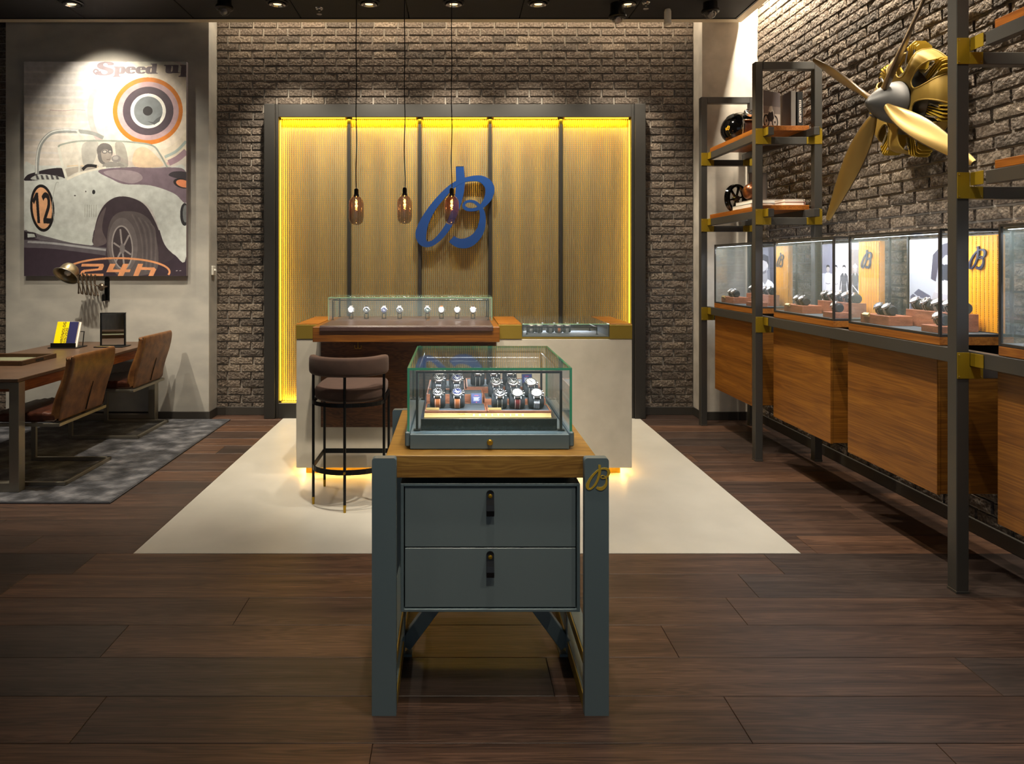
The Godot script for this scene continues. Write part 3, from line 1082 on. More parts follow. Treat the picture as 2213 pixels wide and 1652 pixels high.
# courses of brick on the plane of T (x right, y up, z out), from x0 to x1 and y0 to y1; keep(p) -> weight of a brick, 0 to leave it out
func lay_bricks(parent: Node3D, T: Transform3D, x0: float, x1: float, y0: float, y1: float, pitch: float, course: float, keep: Callable, most: int) -> void:
	var whole := []
	for k in 10:
		whole.append(brick_mesh(100 + k, pitch - 0.014))
	var list := []
	var rows := int(ceil((y1 - y0) / course))
	for j in rows:
		var y := y1 - (j + 0.5) * course
		var shift: float = (0.5 if j % 2 else 0.0) * pitch + rng.randf_range(-0.012, 0.012)
		var x := x0 - shift
		while x < x1:
			var a := maxf(x, x0)
			var b := minf(x + pitch, x1)
			x += pitch
			if b - a < 0.03:
				continue
			var c := Vector3((a + b) * 0.5, y, 0)
			var wgt: float = keep.call(T * c)
			if wgt > 0.0:
				list.append([wgt, c, (b - a - 0.014) / (pitch - 0.014), rng.randi() % 10, rng.randi() % 11, rng.randf_range(-0.004, 0.004)])
	list.sort_custom(func(p, q): return p[0] > q[0])
	var tone := [0, 1, 2, 3, 0, 1, 2, 1, 0, 3, 1]
	var rest := S()
	var left := 0
	for i in list.size():
		var e = list[i]
		var B := T.basis * Basis.from_scale(Vector3(e[2], 1.0, 1.0))
		var at: Vector3 = T * (e[1] + Vector3(0, 0, e[5]))
		if i < most:
			put_mesh("brick", whole[e[3]], M["brick_%d" % tone[e[4]]], parent, at, B)
		else:
			rest.append_from(whole[e[3]], 0, Transform3D(B, at))
			left += 1
	if left > 0:
		var o := put("far_brickwork", rest, M.brick_1, parent)
		o.set_meta("kind", "stuff")

func shell() -> void:
	# floor boards, running across the room
	var fl := structure("floor", "dark brown oak plank floor of the shop", "floor")
	var st := S()
	bx(st, -5.4, 3.0, -0.20, -0.012, -3.2, 6.5)
	put("underfloor", st, M.underfloor, fl)
	var pitch := 0.2165
	var front := 3.284                           # the joint that lies along the stone inset's front edge
	rng.seed = 4
	for k in range(-15, 23):
		var d0 := front - 0.0 + (-k) * pitch - pitch
		var d1 := d0 + pitch
		if d1 < -0.7 or d0 > 6.4:
			continue
		var x := -5.3 - rng.randf_range(0.0, 1.6)
		while x < 2.95:
			var L := rng.randf_range(1.5, 2.2)
			var a := maxf(x, -5.3)
			var b := minf(x + L, 2.95)
			x += L
			if b - a < 0.05:
				continue
			var spans := [[a, b]]
			if d0 >= 3.28 and d1 <= 6.25:        # leave out the stone inset
				spans = []
				if a < -1.609:
					spans.append([a, minf(b, -1.609)])
				if b > 1.732:
					spans.append([maxf(a, 1.732), b])
			var which := rng.randi() % 7
			for s in spans:
				if s[1] - s[0] < 0.03:
					continue
				st = S()
				bx(st, s[0] + 0.0008, s[1] - 0.0008, -0.014, 0.0, d0 + 0.001, minf(d1, 6.36) - 0.001, 0.0012)
				put("plank", st, M["plank_%d" % which], fl)
	st = S()
	var inset := structure("floor_inset", "pale grey stone inset in the plank floor under the counter", "floor")
	bx(st, -1.607, 1.730, -0.014, 0.0005, 3.286, 6.3)
	put("stone_sheet", st, M.slab, inset)

	# back wall with brick facing
	rng.seed = 9
	var wb := structure("wall_back", "dark brick back wall around the gold panel", "wall")
	st = S()
	bx(st, -5.4, 3.0, 0.0, 4.0, 6.32, 6.5)
	put("mortar_bed", st, M.mortar, wb)
	lay_bricks(wb, Transform3D(Basis(), V(0, 0, 6.318)), -2.292, 2.29, 0.075, 3.86, 0.2315, 0.0734, func(p):
		if absf(p.x) < 1.66 and p.y < 2.86:
			return 0.0
		return 2.0 if p.y < 3.76 and absf(p.x) < 2.2 else 1.0, 300)
	var strip := structure("wall_back_001", "narrow strip of brick wall beside the concrete pier with the car poster", "wall")
	st = S()
	bx(st, -5.3, -4.17, 0.0, 3.9, 6.316, 6.3195)
	put("mortar_bed", st, M.mortar, strip)
	lay_bricks(strip, Transform3D(Basis(), V(0, 0, 6.315)), -4.75, -4.17, 0.075, 3.86, 0.2315, 0.0734, func(p): return 1.0, 200)

	# right wall with brick facing
	var wr := structure("wall_right", "grazed brick side wall behind the steel shelving", "wall")
	st = S()
	bx(st, 2.82, 3.0, 0.0, 4.0, -3.2, 6.5)
	put("mortar_bed", st, M.mortar, wr)
	lay_bricks(wr, Transform3D(Basis(Vector3(0, 0, 1), Vector3(0, 1, 0), Vector3(-1, 0, 0)), Vector3(2.818, 0, 0)), -6.09, -1.8, 0.075, 3.95, 0.2315, 0.0734, func(p):
		var d: float = -p.z
		var x := VX + 2.8 * F / d
		var y: float = VY + (EYE - p.y) * F / d
		if x > 2230 or y < -30:
			return 0.2
		if p.y > 0.33 and p.y < 1.1 and d < 5.9:
			return 0.3                            # behind the cabinets
		if p.y < 0.33:
			return 0.5
		return 10.0 / d, 300)
	# other walls: left side, front with a wide opening placed to let in cool light, both out of view
	var wl := structure("wall_left", "plain plaster side wall past the desk", "wall")
	st = S()
	bx(st, -5.5, -5.3, 0.0, 4.0, -3.2, 6.5)
	put("plaster_face", st, M.plaster, wl)
	var wf := structure("wall_front_unseen", "unseen front wall with a wide opening that lights the display table", "wall")
	st = S()
	bx(st, -5.5, -4.2, 0.0, 4.0, -3.2, -3.0)
	bx(st, 2.2, 3.0, 0.0, 4.0, -3.2, -3.0)
	bx(st, -4.2, 2.2, 3.0, 4.0, -3.2, -3.0)
	put("plaster_face", st, M.plaster, wf)

	# piers
	var pier := structure("wall_pier", "grey concrete finish wall pier carrying the car poster", "wall")
	st = S()
	bx(st, -4.171, -2.283, 0.0, 4.0, 6.10, 6.315, 0.003)
	put("concrete_face", st, M.concrete, pier)
	var col := structure("wall_column", "off-white plaster corner column behind the shelving", "wall")
	st = S()
	bx(st, 2.29, 2.815, 0.0, 4.0, 6.09, 6.315, 0.003)
	put("plaster_face", st, M.plaster, col)

	# skirting
	for e in [["baseboard_back", "dark skirting under the brick back wall", [-2.283, -1.79, 6.285, 6.318], [1.79, 2.29, 6.285, 6.318]],
			["baseboard_left", "dark skirting round the concrete pier", [-4.18, -2.275, 6.088, 6.098], [-2.281, -2.272, 6.088, 6.285]],
			["baseboard_column", "dark skirting round the plaster corner column", [2.28, 2.79, 6.078, 6.088], [2.279, 2.288, 6.078, 6.285]],
			["baseboard_right", "dark skirting along the brick side wall", [2.785, 2.80, -3.0, 6.078]]]:
		var b := structure(e[0], e[1], "skirting")
		for k in range(2, e.size()):
			var r = e[k]
			st = S()
			bx(st, r[0], r[1], 0.001, 0.078, r[2], r[3], 0.002)
			put("board", st, M.skirting, b)

	# ceiling: dark slotted panels in a cream border, with a light slot along the back and right walls
	var ce := structure("ceiling", "black slotted ceiling panels with a cream border", "ceiling")
	st = S()
	bx(st, -5.4, 3.0, 3.98, 4.1, -3.2, 6.5)
	put("deck", st, M.plaster, ce)
	var seams := [-5.3, -4.34, -3.355, -2.37, -1.395, -0.415, 0.585, 1.575, 2.545]
	for i in seams.size() - 1:
		for r in [[-3.0, -0.2], [-0.2, 2.85], [2.85, 5.955]]:
			st = S()
			bx(st, seams[i] + 0.004, seams[i + 1] - 0.004, CEIL, CEIL + 0.04, r[0] + 0.003, r[1] - 0.003, 0.003)
			put("panel", st, M.ceiling_panel, ce)
	st = S()
	bx(st, -5.3, 2.56, CEIL - 0.004, CEIL + 0.06, 5.955, 5.97)
	bx(st, 2.545, 2.56, CEIL - 0.004, CEIL + 0.06, -3.0, 5.97)
	put("edge_profile", st, M.ceiling_edge, ce)
	st = S()
	bx(st, -5.3, 2.64, CEIL + 0.001, CEIL + 0.20, 5.97, 6.06)
	bx(st, 2.56, 2.64, CEIL + 0.001, CEIL + 0.20, -3.0, 5.97)
	put("border", st, M.cornice, ce)
	# light slot strips
	var sr := structure("trim_1", "linear light hidden in the slot along the brick side wall", "light strip")
	st = S()
	bx(st, 2.66, 2.69, 3.90, 3.915, 0.2, 6.0)
	put("led_strip", st, M.led_warm, sr)
	area("slot_light_right", Vector3(2.675, 3.89, -3.1), Vector3(0.05, -1, 0), Vector3(0, 0, 1), 5.8, 0.03, RIGHT_SLOT, WARM)
	var sb := structure("trim_2", "linear light hidden in the slot along the back wall", "light strip")
	st = S()
	bx(st, -2.2, 2.2, 3.90, 3.915, 6.10, 6.13)
	put("led_strip", st, M.led_warm, sb)
	area("slot_light_back", Vector3(0, 3.89, -6.115), Vector3(0, -1, -0.05), Vector3(1, 0, 0), 4.4, 0.03, BACK_SLOT, WARM)


func ceiling_fittings() -> void:
	# beams on the back wall, then unseen ones over rug, counter, shelves and floor
	var back := [-1.51, -0.73, -0.01, 0.71, 1.47]
	var near := ["over the end of the panel by the concrete pier", "over the second bay of the gold panel", "over the blue emblem", "over the fourth bay of the gold panel", "over the end of the panel by the corner column"]
	for i in 5:
		downlight(back[i], 5.59, V(back[i] * 1.02, 2.15, 6.25), 6.0, 36.0, "round black ceiling downlight " + near[i], 1.0)
	downlight(-3.26, 5.59, V(-3.12, 2.35, 6.1), 3.2, 50.0, "round black ceiling downlight washing the car poster", 1.0)
	var unseen_downlights := [  # lamps out of view, each placed for what it lights
		[-3.2, 4.85, -3.2, 1.85, 6.1, 3.4, 30.0, "unseen ceiling downlight facing the car poster from the desk"],  # out of view, brightens the poster from the room side
		[-2.3, 4.9, -2.2, 0.0, 5.2, 9.0, 32.0, "unseen ceiling downlight over the rug"],
		[-3.4, 3.9, -3.3, 0.7, 4.9, 8.0, 34.0, "unseen ceiling downlight over the desk"],
		[-0.55, 3.35, -0.45, 1.0, 4.3, 9.0, 22.0, "unseen ceiling downlight over the leather counter pad"],
		[0.35, 3.35, 0.05, 1.0, 4.35, 9.0, 22.0, "unseen ceiling downlight over the counter ledge"],
		[1.25, 3.5, 1.0, 0.5, 4.5, 3.0, 30.0, "unseen ceiling downlight over the counter end"],
		[-0.85, 3.7, -0.80, 0.0, 3.85, 3.6, 32.0, "unseen ceiling downlight over the bar stool"],
		[1.1, 2.4, 1.2, 0.0, 3.6, 3.4, 34.0, "unseen ceiling downlight over the stone floor"],
		[0.12, 1.9, 0.12, 0.9, 2.5, 4.0, 20.0, "unseen ceiling downlight over the display table"],
		[0.12, 0.55, 0.12, 0.50, 2.15, 3.8, 15.0, "unseen ceiling downlight facing the drawers of the display table"],  # out of view, placed to light the drawer fronts
		[1.45, 5.35, 2.4, 1.0, 5.40, 5.0, 34.0, "unseen ceiling downlight over the far shelf bay"],
		[1.45, 4.25, 2.4, 0.8, 4.25, 5.0, 34.0, "unseen ceiling downlight over the cabinets, next to the far bay one"],
		[1.45, 3.30, 2.4, 0.8, 3.25, 5.0, 34.0, "unseen ceiling downlight over the cabinet below the pilot photograph"],
		[1.45, 2.35, 2.4, 0.8, 2.30, 3.0, 34.0, "unseen ceiling downlight over the near shelf bay"],
		[-1.9, 1.5, -1.8, 0.0, 2.4, 2.0, 36.0, "unseen ceiling downlight over the open plank floor"],
		[1.4, 0.8, 1.3, 0.0, 2.2, 2.0, 36.0, "unseen ceiling downlight over the plank floor by the entrance"]]
	for e in unseen_downlights:
		downlight(e[0], e[1], V(e[2], e[3], e[4]), e[5], e[6], e[7])
	# dome cameras
	var spots := [[485.0, 14.0, "black dome camera on the ceiling near the concrete pier"], [1334.0, 44.0, "black dome camera on a long neck below the ceiling, between two others"], [1535.0, 20.0, "black dome camera on the ceiling near the corner column"]]
	for i in 3:
		var d: float = [5.55, 5.62, 5.60][i]
		var p := px(spots[i][0], VY, d)
		var bottom: float = [0.105, 0.150, 0.115][i]
		var o := thing("dome_camera", spots[i][2], "camera", Vector3(p.x, CEIL, -d), 0.0, "dome cameras")
		var st := S()
		var q := bottom - 0.055
		lathe(st, [Vector2(0.058, 0), Vector2(0.060, -q), Vector2(0.074, -q - 0.004), Vector2(0.074, -q - 0.022), Vector2(0.060, -q - 0.028), Vector2(0.0, -q - 0.028)], Transform3D(), 26)
		put("housing", st, M.black_metal, o)
		st = S()
		var prof := []
		for k in 8:
			var a := PI * 0.5 * k / 7.0
			prof.append(Vector2(0.050 * cos(a), -q - 0.028 - 0.05 * sin(a)))
		lathe(st, prof, Transform3D(), 22, true)
		put("dome", st, M.dome_glass, o)
		st = S()
		lathe(st, [Vector2(0.0, -0.02), Vector2(0.022, -0.02), Vector2(0.026, 0.012), Vector2(0.0, 0.014)], axis(Vector3(0, -q - 0.045, 0.004), Vector3(0.2, -0.6, 0.8)), 16)
		put("lens", st, M.silver, o)
	# sprinklers and the small white sensor
	for e in [[690.0, 5.72, "chrome sprinkler head on the ceiling above the gold panel's first bay"], [1396.0, 5.60, "chrome sprinkler head on the ceiling beside the dome camera with the long neck"]]:
		var p := px(e[0], VY, e[1])
		var o := thing("sprinkler", e[2], "sprinkler", Vector3(p.x, CEIL, -e[1]), 0.0, "sprinklers")
		var st := S()
		lathe(st, [Vector2(0.0, 0), Vector2(0.034, 0), Vector2(0.030, -0.008), Vector2(0.012, -0.012), Vector2(0.010, -0.03), Vector2(0.0, -0.03)], Transform3D(), 18)
		put("rosette", st, M.chrome, o)
		st = S()
		rod(st, Vector3(-0.010, -0.03, 0), Vector3(-0.012, -0.05, 0), 0.0025, 0.0025, 6)
		rod(st, Vector3(0.010, -0.03, 0), Vector3(0.012, -0.05, 0), 0.0025, 0.0025, 6)
		put("yoke", st, M.chrome, o)
		st = S()
		lathe(st, [Vector2(0.0, -0.05), Vector2(0.024, -0.05), Vector2(0.024, -0.053), Vector2(0.0, -0.053)], Transform3D(), 14)
		put("deflector", st, M.chrome, o)
	var ps := px(1443, VY, 5.75)
	var sn := thing("motion_sensor", "small white cylindrical sensor hanging from the ceiling", "sensor", Vector3(ps.x, CEIL, -5.75))
	var st2 := S()
	lathe(st2, [Vector2(0.0, 0.0), Vector2(0.024, 0.0), Vector2(0.030, -0.018), Vector2(0.030, -0.125), Vector2(0.024, -0.135), Vector2(0.0, -0.135)], Transform3D(), 20)
	put("housing", st2, M.trim_white, sn)

# ------------------------------------------------------------------ the gold panel, the counter and what stands on it
# woven mesh sheet: upright ribs crossed by thin wires, one joined part
func mesh_sheet(st: SurfaceTool, x0: float, x1: float, y0: float, y1: float, z: float, rib: float, rib_w: float, wire: float, wire_w: float, T := Transform3D()) -> void:
	var n := int((x1 - x0) / rib)
	for i in n:
		var x := x0 + (i + 0.5) * (x1 - x0) / n
		var a := Vector3(x - rib_w * 0.5, y0, z)
		var b := Vector3(x, y0, z + 0.003)
		var c := Vector3(x + rib_w * 0.5, y0, z)
		var up := Vector3(0, y1 - y0, 0)
		quad(st, T * a, T * b, T * (b + up), T * (a + up))
		quad(st, T * b, T * c, T * (c + up), T * (b + up))
		quad(st, T * c, T * a, T * (a + up), T * (c + up))
	var m := int((y1 - y0) / wire)
	for j in m:
		var y: float = y0 + (j + 0.5) * (y1 - y0) / m
		var a := Vector3(x0, y - wire_w * 0.5, z - 0.001)
		var b := Vector3(x1, y - wire_w * 0.5, z - 0.001)
		var up := Vector3(0, wire_w, 0)
		quad(st, T * a, T * b, T * (b + up), T * (a + up))

func gold_panel() -> void:
	var o := world_thing("wall_panel", "tall framed wall panel of gold mesh in five bays, lit yellow at its edges", "wall panel", V(0, 0, 6.22))
	var st := S()
	# frame: two stepped posts, head, sill, four mullions
	for s in [-1.0, 1.0]:
		st = S()
		bx(st, s * 1.680, s * 1.782, 0.0, 2.944, 6.13, 6.30, 0.004)
		bx(st, s * 1.652, s * 1.680, 0.0, 2.944, 6.15, 6.30, 0.003)
		bx(st, s * 1.668, s * 1.674, 0.0, 2.944, 6.143, 6.15)
		put("frame_post", st, M.frame_steel, o)
	st = S()
	bx(st, -1.652, 1.652, 2.823, 2.944, 6.15, 6.30, 0.003)
	put("frame_head", st, M.frame_steel, o)
	st = S()
	bx(st, -1.652, 1.652, 0.0, 0.142, 6.15, 6.30, 0.003)
	put("frame_sill", st, M.frame_steel, o)
	var mx := [-1.652, -0.998, -0.331, 0.333, 1.0, 1.652]
	for i in range(1, 5):
		st = S()
		bx(st, mx[i] - 0.015, mx[i] + 0.015, 0.142, 2.823, 6.192, 6.284, 0.002)
		put("mullion", st, M.frame_steel, o)
	for i in 5:
		var a: float = mx[i] + (0.015 if i > 0 else 0.0)
		var b: float = mx[i + 1] - (0.015 if i < 4 else 0.0)
		st = S()
		bx(st, a, b, 0.142, 2.823, 6.285, 6.298)
		put("yellow_backing", st, M.yellow, o)
		st = S()
		mesh_sheet(st, a, b, 0.142, 2.823, -6.215, 0.0182, 0.0130, 0.0182, 0.0050)
		var ms := put("mesh_sheet", st, M.mesh_gold, o, "fine gold metal mesh with upright ribs")
		ms.set_meta("kind", "stuff")
		st = S()                                            # light strip behind the head
		bx(st, a + 0.02, b - 0.02, 2.815, 2.823, 6.175, 6.19)
		put("led_strip", st, M.led_yellow, o)
	area("panel_head_light", V(0, 2.812, 6.1825), Vector3(0, -1, -0.15), Vector3(1, 0, 0), 3.26, 0.012, PANEL_HEAD * 4.0, Color(1.0, 0.80, 0.16))
	area("panel_back_light", V(0, 2.812, 6.25), Vector3(0, -1, -0.15), Vector3(1, 0, 0), 3.26, 0.02, PANEL_HEAD * 4.0, Color(1.0, 0.80, 0.20))
	for s in [-1.0, 1.0]:
		st = S()
		bx(st, s * 1.640, s * 1.648, 0.16, 2.80, 6.185, 6.20)
		put("led_strip", st, M.led_yellow, o)
		area("panel_side_light", V(s * 1.637, 1.48, 6.1925), Vector3(-s, 0, -0.15), Vector3(0, 1, 0), 2.64, 0.012, PANEL_SIDE * (1.0 if s < 0 else 0.5), Color(1.0, 0.78, 0.14))
	st = S()
	bx(st, -1.63, -1.0, 0.143, 0.149, 6.185, 6.20)
	put("led_strip", st, M.led_yellow, o)
	area("panel_foot_light", V(-1.32, 0.155, 6.1925), Vector3(0, 1, -0.15), Vector3(1, 0, 0), 0.6, 0.012, PANEL_HEAD * 0.9, Color(1.0, 0.80, 0.20))
	# the blue emblem stands off the panel
	var e := world_thing("wall_emblem", "large blue script capital B standing off the gold panel", "sign", V(0.0, 1.9, 6.17))
	st = S()
	emblem(st, 0.773, 0.030, Transform3D(Basis(), px(860 + 485 * 0.2531, 320 + 505 * 0.2531, 6.187)))
	put("letter", st, M.blue, e)
	for p in [[0.02, 0.30], [-0.33, -0.40], [0.33, 0.20], [0.15, -0.42]]:
		var c := px(860 + 485 * 0.2531, 320 + 505 * 0.2531, 6.187) + Vector3(p[0], p[1], 0) * 0.773
		st = S()
		rod(st, c, Vector3(c.x, c.y, -6.214), 0.006)
		put("stand_off", st, M.black_metal, e)


func pendant(x: float, y_glass: float, label: String) -> void:
	var d := 4.6
	var top := px(x, y_glass, d)
	var o := thing("pendant_lamp", label, "pendant lamp", Vector3(top.x, top.y, top.z), 0.0, "three glass pendants over the counter")
	var st := S()
	# glass capsule: short neck, straight sides, round foot
	var prof := [Vector2(0.016, 0.012), Vector2(0.018, 0.002), Vector2(0.034, -0.012), Vector2(0.047, -0.030), Vector2(0.0515, -0.052), Vector2(0.0520, -0.100), Vector2(0.0515, -0.150), Vector2(0.047, -0.176), Vector2(0.035, -0.194), Vector2(0.016, -0.202), Vector2(0.0, -0.203)]
	lathe(st, prof, Transform3D(), 28, true)
	put("glass_shade", st, M.smoked, o)
	st = S()
	lathe(st, [Vector2(0.0, 0.052), Vector2(0.010, 0.052), Vector2(0.015, 0.046), Vector2(0.016, 0.012), Vector2(0.019, 0.010), Vector2(0.019, -0.002), Vector2(0.014, -0.006), Vector2(0.0, -0.006)], Transform3D(), 20)
	put("socket", st, M.black_gloss, o)
	st = S()
	lathe(st, [Vector2(0.0, 0.060), Vector2(0.006, 0.058), Vector2(0.006, 0.050), Vector2(0.0, 0.050)], Transform3D(), 10)
	put("cord_grip", st, M.chrome, o)
	st = S()
	var hx := []
	for k in 61:
		var a := TAU * 5.0 * k / 60.0
		hx.append(Vector3(cos(a) * 0.006, -0.030 - 0.068 * k / 60.0, sin(a) * 0.006))
	tube(st, hx, 0.0016, 5)
	put("lamp_filament", st, M.filament_light, o)
	st = S()
	var path := []
	var L := CEIL - top.y - 0.06
	for k in 40:
		var t := k / 39.0
		path.append(Vector3(sin(t * 23.0 + x) * 0.0035 * (1.0 - t), 0.06 + L * t, cos(t * 17.0 + x) * 0.002))
	tube(st, path, 0.0036, 6)
	put("cord", st, M.black_matt, o)
	var l := OmniLight3D.new()
	l.name = "pendant_light"
	add_child(l, true)
	l.position = top + Vector3(0, -0.065, 0)
	l.light_color = Color(1.0, 0.58, 0.28)
	l.light_energy = 0.06
	l.light_size = 0.008
	l.omni_range = 10.0
	l.omni_attenuation = 2.0
	l.shadow_enabled = true

# panes of glass with a tinted rim: box x0..x1, y0..y1, d0..d1
func glass_box(o: Node, x0: float, x1: float, y0: float, y1: float, d0: float, d1: float, rim: Material, t := 0.006) -> void:
	var st := S()
	bx(st, x0 + t, x1 - t, y0, y1 - t, d0, d0 + t)
	put("front_pane", st, M.glass, o)
	st = S()
	bx(st, x0 + t, x1 - t, y0, y1 - t, d1 - t, d1)
	put("back_pane", st, M.glass, o)
	for x in [x0, x1 - t]:
		st = S()
		bx(st, x, x + t, y0, y1 - t, d0 + t, d1 - t)
		put("side_pane", st, M.glass, o)
	st = S()
	bx(st, x0 + t, x1 - t, y1 - t, y1, d0 + t, d1 - t)
	put("top_pane", st, M.glass, o)
	st = S()
	for x in [x0, x1 - t]:
		bx(st, x, x + t, y0, y1 - t, d0, d0 + t)
		bx(st, x, x + t, y0, y1 - t, d1 - t, d1)
		bx(st, x, x + t, y1 - t, y1, d0, d1)
	bx(st, x0 + t, x1 - t, y1 - t, y1, d0, d0 + t)
	bx(st, x0 + t, x1 - t, y1 - t, y1, d1 - t, d1)
	put("glass_edges", st, rim, o)

func rod_frame(o: Node, x0: float, x1: float, y0: float, y1: float, d0: float, d1: float, w := 0.008) -> void:
	var st := S()
	for x in [x0, x1]:
		for d in [d0, d1]:
			bx(st, x - w / 2, x + w / 2, y0, y1, d - w / 2, d + w / 2, 0.001)
			bx(st, x - w * 1.4, x + w * 1.4, y0, y0 + 0.004, d - w, d + w)
		bx(st, x - w / 2, x + w / 2, y1 - w, y1, d0 + w / 2, d1 - w / 2, 0.001)
	for d in [d0, d1]:
		bx(st, x0 + w / 2, x1 - w / 2, y1 - w, y1, d - w / 2, d + w / 2, 0.001)
	put("rod_frame", st, M.black_metal, o)

func counter() -> void:
	var o := world_thing("shop_counter", "pale stone-finish counter with brass band and orange wood top over a glowing plinth", "counter", V(0.06, 0, 4.76))
	var st := S()
	bx(st, -1.075, 1.20, 0.065, 0.939, 4.45, 5.07, 0.004)
	put("body", st, M.counter_body, o)
	st = S()
	bx(st, -1.03, 1.145, 0.0, 0.064, 4.55, 4.98)
	put("plinth", st, M.brass, o)
	# brass band and wood top, in pieces round the ledge and the sunken showcase
	for r in [[-1.075, -0.918], [0.292, 0.4545], [1.047, 1.20]]:
		st = S()
		bx(st, r[0], r[1], 0.94, 1.036, 4.445, 5.065, 0.002)
		put("brass_band", st, M.brass_satin, o)
		st = S()
		bx(st, r[0] + 0.002, r[1] - 0.002, 1.0365, 1.043, 4.447, 5.063, 0.001)
		put("wood_top", st, M.orange_top, o)
	st = S()
	bx(st, 0.4545, 1.047, 0.94, 0.952, 4.452, 5.06)
	put("brass_lip", st, M.brass_satin, o)
	st = S()
	bx(st, -0.905, 0.28, 0.345, 0.938, 4.435, 4.449, 0.002)
	put("wood_front", st, M.walnut, o)
	st = S()                                                # bag hook
	var h := px(774, 748, 4.43)
	rod(st, Vector3(h.x, 0.94, h.z + 0.01), Vector3(h.x, h.y - 0.012, h.z + 0.01), 0.0022)
	for s in [-1.0, 1.0]:
		var q := []
		for k in 9:
			var a := PI * k / 8.0
			q.append(Vector3(h.x + s * (0.011 - 0.011 * cos(a)), h.y - 0.006 - 0.011 * sin(a), h.z + 0.01))
		q.append(Vector3(h.x + s * 0.022, h.y + 0.006, h.z + 0.01))
		tube(st, q, 0.0022, 6)
	put("bag_hook", st, M.brass, o)
	# light under the body
	for e in [[V(0.06, 0.058, 4.49), Vector3(1, 0, 0), 2.16, 1.0], [V(-1.055, 0.058, 4.77), Vector3(0, 0, 1), 0.5, 0.45], [V(1.175, 0.058, 4.77), Vector3(0, 0, 1), 0.5, 0.45]]:
		st = S()
		var half: Vector3 = e[1] * e[2] * 0.5
		bar(st, e[0] - half + Vector3(0, 0.004, 0), e[0] + half + Vector3(0, 0.004, 0), 0.008, 0.005)
		put("led_strip", st, M.led_warm, o)
		area("plinth_light", e[0], Vector3(0, -1, 0), e[1], e[2], 0.01, PLINTH * e[3], Color(1.0, 0.78, 0.42))
	# ledge of orange wood with a leather pad
	var l := world_thing("counter_ledge", "orange wood ledge with a dark leather writing pad set into the counter", "ledge", V(-0.31, 0.945, 4.6))
	st = S()
	bx(st, -0.914, 0.288, 0.945, 1.043, 4.22, 5.065, 0.003)
	put("wood_block", st, M.ledge_wood, l)
	st = S()
	bx(st, -0.868, 0.246, 1.0435, 1.051, 4.214, 4.60, 0.003)
	bx(st, -0.868, 0.246, 1.018, 1.045, 4.210, 4.2185, 0.002)
	put("leather_pad", st, M.pad_leather, l)
	for r in [[-0.868, -0.204], [-0.201, 0.246]]:
		st = S()
		bx(st, r[0] + 0.02, r[1] - 0.0, 1.0435, 1.0505, 4.607, 4.93, 0.002)
		put("leather_mat", st, M.pad_leather, l)
	# glass case on the ledge
	var c := world_thing("glass_case", "long low glass case on the ledge, sheltering a row of eight wristwatches", "display case", V(-0.31, 1.0515, 4.78))
	glass_box(c, -0.888, 0.262, 1.052, 1.213, 4.605, 4.945, M.glass_edge_pale, 0.005)
	rod_frame(c, -0.862, 0.238, 1.052, 1.195, 4.64, 4.92, 0.007)
	st = S()
	bx(st, -0.85, 0.226, 1.190, 1.1935, 4.6445, 4.650)
	put("led_strip", st, M.led_white, c)
	area("case_light", V(-0.312, 1.186, 4.652), Vector3(0, -1, -0.6), Vector3(1, 0, 0), 1.05, 0.008, CASE_B, Color(0.95, 0.97, 1.0))
	# sunken showcase
	var s2 := world_thing("sunken_showcase", "shallow glass showcase sunk into the counter beside the brass band", "display case", V(0.75, 0.9525, 4.75))
	st = S()
	bx(st, 0.457, 1.045, 0.953, 0.958, 4.46, 5.06)
	put("felt_floor", st, M.felt, s2)
	st = S()
	bx(st, 0.457, 0.462, 0.959, 1.036, 4.46, 5.06)
	bx(st, 1.040, 1.045, 0.959, 1.036, 4.46, 5.06)
	bx(st, 0.463, 1.039, 0.959, 1.036, 5.05, 5.06)
	put("felt_sides", st, M.felt, s2)
	st = S()
	bx(st, 0.457, 1.045, 0.953, 1.036, 4.452, 4.457)
	put("front_pane", st, M.glass, s2)
	st = S()
	bx(st, 0.457, 1.045, 1.037, 1.043, 4.452, 5.06)
	put("top_pane", st, M.glass, s2)
	st = S()
	bx(st, 0.457, 1.045, 1.0365, 1.0435, 4.447, 4.4515)
	put("glass_edges", st, M.glass_edge_pale, s2)
	rod_frame(s2, 0.50, 0.985, 0.959, 1.012, 4.56, 4.80, 0.006)
	st = S()
	for k in 5:
		lathe(st, [Vector2(0, 0), Vector2(0.007, 0), Vector2(0.007, 0.004), Vector2(0, 0.004)], Transform3D(Basis(), V(0.555 + k * 0.085, 1.014, 4.80)), 10)
	put("led_points", st, M.led_white, s2)
	area("showcase_light", V(0.74, 1.012, 4.79), Vector3(0, -1, 0.5), Vector3(1, 0, 0), 0.5, 0.01, CASE_C, Color(0.95, 0.97, 1.0))


